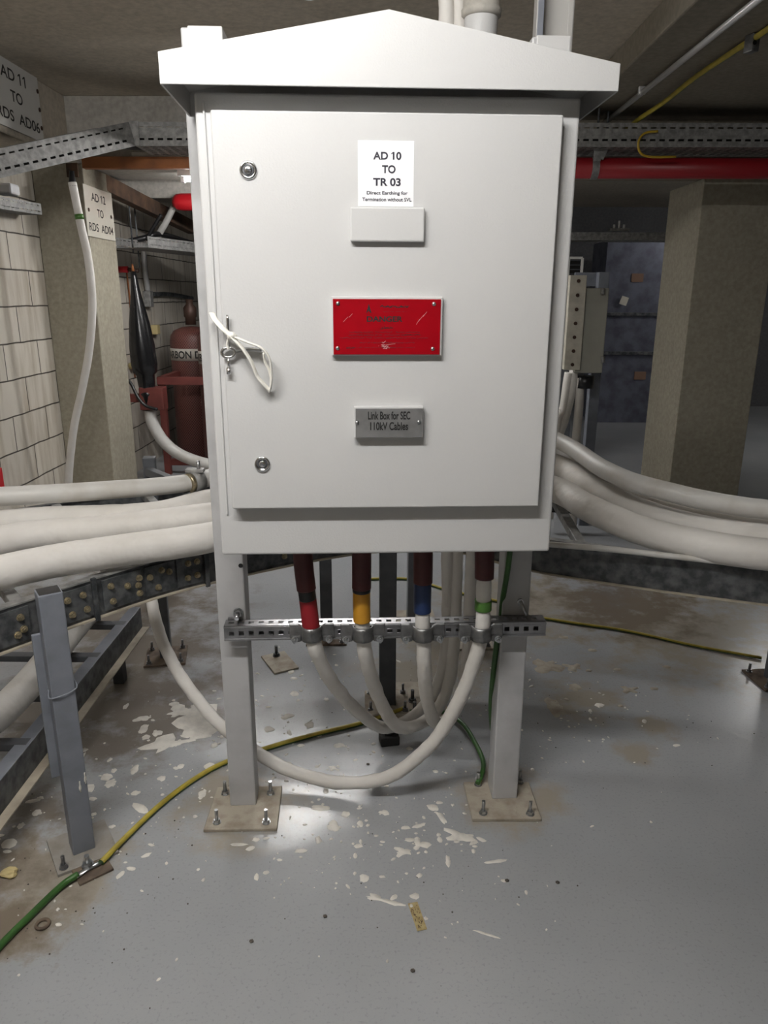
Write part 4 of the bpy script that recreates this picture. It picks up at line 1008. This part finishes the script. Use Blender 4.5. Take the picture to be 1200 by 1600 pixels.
top = Py(112, 267, vy); MB().tube([top, vp[0], vp[0] + (vp[1] - vp[0]) * .2], [.012, .018, .022], M['black'], 14).build('black_tip', t)
MB().tube([Py(123.2, 335, vy), Py(124.8, 343, vy)], .0232, M['greentape'], 16).build('green_band', t)

# fluorescent battens
for (nm, c, ln_, _, st, lab) in TUBES:
    mt, nt, b = newmat('lit_tube'); b.inputs['Emission Color'].default_value = (1, .99, .975, 1); b.inputs['Emission Strength'].default_value = st
    t = thing(nm, c, lab, 'lamp', 'fluorescent battens')
    hz_ = (CEIL if c[2] > 2.3 else 2.14 if c[2] < 2.1 else 2.235) - c[2]
    MB().box((c[0], c[1], c[2] + hz_ - .0175), (ln_ + .08, .06, .035), M['paper'], .004).build('housing', t)
    for sg in (-1, 1): MB().box((c[0] + sg * (ln_ / 2 + .012), c[1], c[2] + hz_ / 2 - .01), (.024, .035, hz_ + .02), M['paper'], .003).build('lamp_holder', t)
    MB().tube([(c[0] - ln_ / 2, c[1], c[2]), (c[0] + ln_ / 2, c[1], c[2])], .014, mt, 14).build('tube', t)

# ------------------------------------------------------------------ left background: cable sealing end, gas bottles, far tray, conduit
sy = 5.62
def sl(u, v, y=sy): return Py(u, v, y)
base = sl(234, 640); tipp = sl(208, 424)
t = thing('cable_termination', sl(234, 640), 'tall black tapered cable termination against the far left block wall', 'cable termination')
prof = [(0, .016), (.04, .020), (.12, .028), (.20, .040), (.36, .066), (.52, .082), (.66, .086), (.72, .078), (.74, .060), (.86, .052), (.875, .062), (.90, .056), (1.0, .052)]
ax_ = base - tipp
MB().tube([tipp + ax_ * f for f, r in prof], [r * 1.12 for f, r in prof], M['blackgloss'], 24).build('stress_cone', t)
MB().tube([tipp - ax_ * .05, tipp], [.006, .012], M['rust'], 10).build('copper_stud', t)
MB().box(sl(240, 622), (.18, .12, .17), M['rackred'], .006).box((-2.0, sl(240, 622).y, sl(240, 622).z), (.2, .05, .06), M['rackred'], .003).build('mounting_bracket', t)
MB().tube(smooth([sl(235, 640), sl(238, 660), sl(256, 690), sl(285, 712), sl(330, 726), sl(370, 722)], 8), .045, M['cablegrey'], 18).build('tail_cable', t)
MB().tube(smooth([sl(193, 587, 5.5), sl(205, 600, 5.48), sl(215, 620, 5.46), sl(228, 634, 5.46), sl(246, 640, 5.46)], 6), .012, M['black'], 10).build('black_lead', t)
a = Px(190, 421, -2.07); t = thing('valve_handle', a, 'red handled valve on the far block wall beside termination tip', 'valve')
MB().cyl(a + Vector((-.03, 0, 0)), a + Vector((.05, 0, 0)), .024, M['redbright'], 14).build('grip', t); MB().cyl(a + Vector((.05, 0, 0)), a + Vector((.13, .0, -.01)), .015, M['valvebrown'], 12).build('stem', t)
rod = [Px(u, v, -2.09) for u, v in ((198, 425), (203, 470), (207, 530), (211, 590))]
tag(MB().tube(smooth(rod, 4), .007, M['rust'], 8).build('copper_rod'), 'thin copper rod beside the black termination', 'rod')
# conduit with box
wx_ = lambda u, v: Px(u, v, -2.07)
cx0, cx1 = wx_(224, 385), wx_(231, 455)
t = thing('wall_conduit', cx1, 'pale conduit dropping into a small grey junction box on the far block wall', 'conduit')
MB().tube(smooth([cx0, wx_(226, 420), cx1], 6), .022, M['conduit'], 14).build('riser', t)
MB().box(wx_(232, 467), (.06, .085, .13), M['galv'], .004).build('junction_box', t)
MB().tube(smooth([wx_(238, 460), wx_(265, 460), wx_(300, 466)], 6), .02, M['galvdark'], 12).build('side_run', t)
a = Px(243, 515, -2.07); tag(MB().box(a, (.06, .08, .08), M['yellowbox'], .006).build('yellow_block'), 'pale yellow block on the wall right of the termination', 'block')
a = Px(202, 572, -2.10); tag(MB().cyl(a, a + Vector((.05, 0, 0)), .025, M['yellowbox'], 14).build('wall_fitting'), 'round pale yellow fitting on the wall left of the termination', 'fitting')
# far tray
ty0, ty1 = sl(176, 388, 5.5), Py(320, 402, 6.6)
t = thing('cable_tray', (ty0 + ty1) / 2, 'dark cable tray on the far left above the termination', 'cable tray')
b4, n4, f4 = MB(), MB(), MB(); tray(b4, n4, f4, ty0, ty1 + (ty1 - ty0) * .4, -.3, .075)
b4.build('bed', t); n4.build('near_side', t); f4.build('far_side', t)
for (pts_, r, mt, lab) in (([sl(190, 380, 5.75), sl(225, 372, 5.8), sl(250, 366, 5.9), sl(300, 380, 6.4)], .02, 'black', 'black cable lying in the far tray'), ([sl(228, 375, 5.8), sl(240, 355, 5.8), sl(252, 335, 5.8)], .014, 'black', 'black cable rising from the far tray'), ([sl(245, 372, 5.9), sl(262, 342, 5.9), sl(280, 305, 5.9)], .024, 'greypipe', 'pale grey pipe slanting up to the red pipe end')):
    tag(MB().tube(smooth(pts_, 6), r, M[mt], 12).build('tray_cable' if mt == 'black' else 'slanted_pipe'), lab, 'cable' if mt == 'black' else 'pipe')
a = sl(298, 318, 5.85)
t = thing('red_tank', a, 'bright red round tank end hanging under the soffit left of the link box', 'tank')
MB().lathe([(.0002, -.10), (.035, -.098), (.055, -.07), (.060, -.03), (.060, .35)], M['redbright'], Matrix.Translation(a + Vector((-.03, 0, .01))) @ Matrix.Rotation(PI / 2, 4, 'Y'), 28).build('shell', t)
MB().cyl(a + Vector((.05, 0, .08)), (a.x + .05, a.y, 2.48 if False else 2.20), .01, M['galvdark'], 8).build('hanger', t)
# gas bottles
def bottle(x, y, label, R_=.15, Hh=1.0):
    t = thing('gas_bottle', (x, y, 0), label, 'gas cylinder', 'gas bottles in the red rack')
    T = Matrix.Translation((x, y, 0))
    MB().lathe([(R_ * .9, .02), (R_, .05), (R_, Hh - .08), (R_ * .96, Hh - .03), (R_ * .8, Hh + .012), (R_ * .45, Hh + .04), (.0002, Hh + .05)], M['cyl'], T).build('shell', t)
    MB().lathe([(R_ + .002, Hh - .23), (R_ + .002, Hh - .13), (R_ + .001, Hh - .13), (R_ + .001, Hh - .23)], M['bandwhite'], T, 40).build('band', t)
    MB().lathe([(.045, Hh + .06), (.045, Hh + .12), (.055, Hh + .13), (.055, Hh + .20), (.03, Hh + .23), (.03, Hh + .27), (.0002, Hh + .27)], M['valvebrown'], T, 16).build('valve', t)
    # lettering bent round the band
    mb = MB(); mb.text('CARBON DIOXIDE', (0, 0, 0), X, Z, M['inkblack'], .62, .062, .02, lift=0)
    for v in mb.bm.verts:
        a = v.co.x / R_ - PI / 2 + .25; z_ = v.co.z; v.co = Vector((x + (R_ + .003) * math.cos(a), y + (R_ + .003) * math.sin(a), Hh - .18 + z_))
    mb.build('lettering', t)
ca = Py(289, 560, 6.35)
bottle(ca.x + .03, 6.5, 'dark red netted gas bottle with white lettered band behind the link box on the left', .185, Py(289, 520, 6.35).z)
cb_ = Py(331, 560, 5.9)
bottle(cb_.x, 6.05, 'nearer red netted gas bottle half hidden by the link box', .14, Py(325, 523, 5.9).z)
bottle(ca.x + .05, 6.95, 'rear gas bottle behind the others in the red rack', .15, 1.05)
rk = thing('bottle_rack', (ca.x + .3, 6.2, 0), 'red oxide steel rack holding the gas bottles', 'rack')
rz = Py(285, 595, 5.85).z
rx0 = Py(246, 590, 5.85).x
MB().box((rx0 + .6, 5.85, rz), (1.2, .05, .06), M['rackred'], .003).build('front_bar', rk)
MB().box((rx0 + .02, 6.4, rz), (.05, 1.1, .06), M['rackred'], .003).build('side_bar', rk)
for (xx, yy) in ((rx0 + .02, 5.88), (rx0 + 1.18, 5.88), (rx0 + .02, 6.95)): MB().box((xx, yy, rz / 2), (.05, .05, rz), M['rackred'], .003).build('leg', rk)
MB().box((rx0 + .6, 5.9, .10), (1.2, .05, .05), M['rackred'], .003).build('bottom_bar', rk)
# small wall things
a = Px(2, 755, -2.09); 
tag(MB().box((-2.095, a.y - .05, a.z), (.01, .16, .16), M['redbright'], .003).build('red_marker'), 'red painted marker on block wall at the left edge', 'marker')

# ------------------------------------------------------------------ right background
t = thing('distribution_box', (1.15, 4.3, 0), 'grey metal box on a post in the dim right background', 'electrical box')
p0, p1 = Py(907, 450, 4.3), Py(941, 583, 4.3)
MB().box(((p0.x + p1.x) / 2, 4.42, (p0.z + p1.z) / 2), (p1.x - p0.x, .24, p0.z - p1.z), M['boxgrey'], .005).build('body', t)
q0, q1 = Py(891, 430, 4.28), Py(906, 578, 4.28)
mb = MB().box(((q0.x + q1.x) / 2, 4.30, (q0.z + q1.z) / 2), (q1.x - q0.x, .05, q0.z - q1.z), M['boxedge'], .003)
for k in range(7): mb.cyl(((q0.x + q1.x) / 2, 4.276, q1.z + .03 + k * (q0.z - q1.z - .06) / 6), ((q0.x + q1.x) / 2, 4.268, q1.z + .03 + k * (q0.z - q1.z - .06) / 6), .010, M['valvebrown'], 10)
o = mb.build('bolted_flange', t); o['label'] = 'cream flange with a column of dark bolts'
for v in (455, 562): MB().cyl(Py(942, v - 5, 4.28), Py(942, v + 5, 4.28), .012, M['galv'], 10).build('hinge', t)
s0, s1 = Py(939, 425, 4.5), Py(955, 425, 4.5)
MB().box(((s0.x + s1.x) / 2, 4.56, s0.z / 2), (.062, .06, s0.z), M['bluegrey'], .003).build('post', t)
r0 = Py(903, 447, 4.5); MB().box(((r0.x + s1.x) / 2, 4.60, (s0.z + r0.z) / 2), (s1.x - r0.x, .02, s0.z - r0.z), M['bluegrey'], .003).build('top_plate', t)
b0 = Py(915, 587, 4.36); MB().cyl(b0, b0 - Vector((0, 0, .07)), .05, M['black'], 16).build('gland', t)
for (pts_, lab) in (([(897, 578), (893, 610), (884, 650), (873, 680), (862, 700)], 'left white cable dropping from the grey box on the right'), ([(906, 590), (905, 630), (900, 690), (898, 730)], 'right white cable dropping from the grey box on the right'), ([(889, 582), (886, 600), (880, 640), (872, 660)], 'short white cable behind the edge of the link box at right')):
    tag(MB().tube(smooth([Py(u, v, 4.36) for u, v in pts_] + [Py(pts_[-1][0] - 4, pts_[-1][1] + 110, 4.36)], 6), .026, M['cable'], 14).build('box_cable'), lab, 'cable', 'white cables below the grey box')
# vent grille
g0, g1_ = Py(889, 403, 6.4), Py(907, 446, 6.4)
t = thing('ventilated_cabinet', ((g0.x + g1_.x) / 2, 6.6, 0), 'dark cabinet with pale framed vent grille in the dim background behind the grey box', 'cabinet')
MB().box(((g0.x + g1_.x) / 2, 6.65, (g0.z + .04) / 2), (g1_.x - g0.x + .03, .4, g0.z + .04), M['darkgrey'], .005).build('casing', t)
mb = MB(); zc_, xc = (g0.z + g1_.z) / 2, (g0.x + g1_.x) / 2; ww, hh = g1_.x - g0.x, g0.z - g1_.z
for (dx, dz, sx_, sz_) in ((-ww / 2, 0, .02, hh), (ww / 2, 0, .02, hh), (0, hh / 2, ww, .02), (0, -hh / 2, ww, .02)): mb.box((xc + dx, 6.4, zc_ + dz), (sx_, .02, sz_), M['signwhite'], .002)
mb.build('frame', t); mb = MB()
for k in range(6): mb.box((xc, 6.41, g1_.z + hh * (k + .5) / 6), (ww, .02, .008), M['darkgrey'])
mb.box((xc, 6.44, zc_), (ww, .01, hh), M['black']).build('louvres', t)
# dark sheet metal duct
d0 = Pz(950, 660, 0)
t = thing('metal_duct', (2.75, 8.9, 0), 'large blue grey sheet metal duct in the dark right background', 'duct')
MB().box((2.75, 8.9, 1.0), (.78, .6, 2.0), M['duct'], .004).build('casing', t)
for v in (491, 552): z_ = Py(1000, v, 8.58).z; MB().box((2.75, 8.58, z_), (.82, .05, .035), M['galvdark'], .003).build('flange', t)
for (u, v) in ((996, 434), (1000, 587)): p = Py(u, v, 8.59); MB().box(p, (.13, .008, .09), M['sticker']).build('sticker', t)
p = Py(975, 470, 8.55); MB().box(p, (.08, .01, .09), M['signcream'], rot=Matrix.Rotation(.3, 3, 'Y')).build('loose_tag', t)
# far tray and cable roll in the dark
a, b_ = Py(900, 375, 6.5), Py(1030, 372, 6.5)
t = thing('cable_tray', (a + b_) / 2, 'dark far tray high in right background', 'cable tray')
b5, n5, f5 = MB(), MB(), MB(); tray(b5, n5, f5, (a.x - .4, 6.5, a.z), (b_.x + .6, 6.5, a.z), .25, .06); b5.build('bed', t); n5.build('near_side', t); f5.build('far_side', t)
for xx in (a.x - .2, b_.x + .3): MB().cyl((xx, 6.62, a.z), (xx, 6.62, CEIL), .006, M['galvdark'], 8).build('hanger', t)
a = Vector((Py(968, 357, 6.5).x, 6.52, b_.z + .065)); mb = MB()
for k in range(3): mb.cyl(a + Vector((-.04 + k * .04, 0, 0)), a + Vector((-.04 + k * .04, 0, .04 + .03 * (k == 1))), .012, M['zinc'], 8)
mb.box(a, (.16, .06, .02), M['zinc']); mb.build('fixing', t)
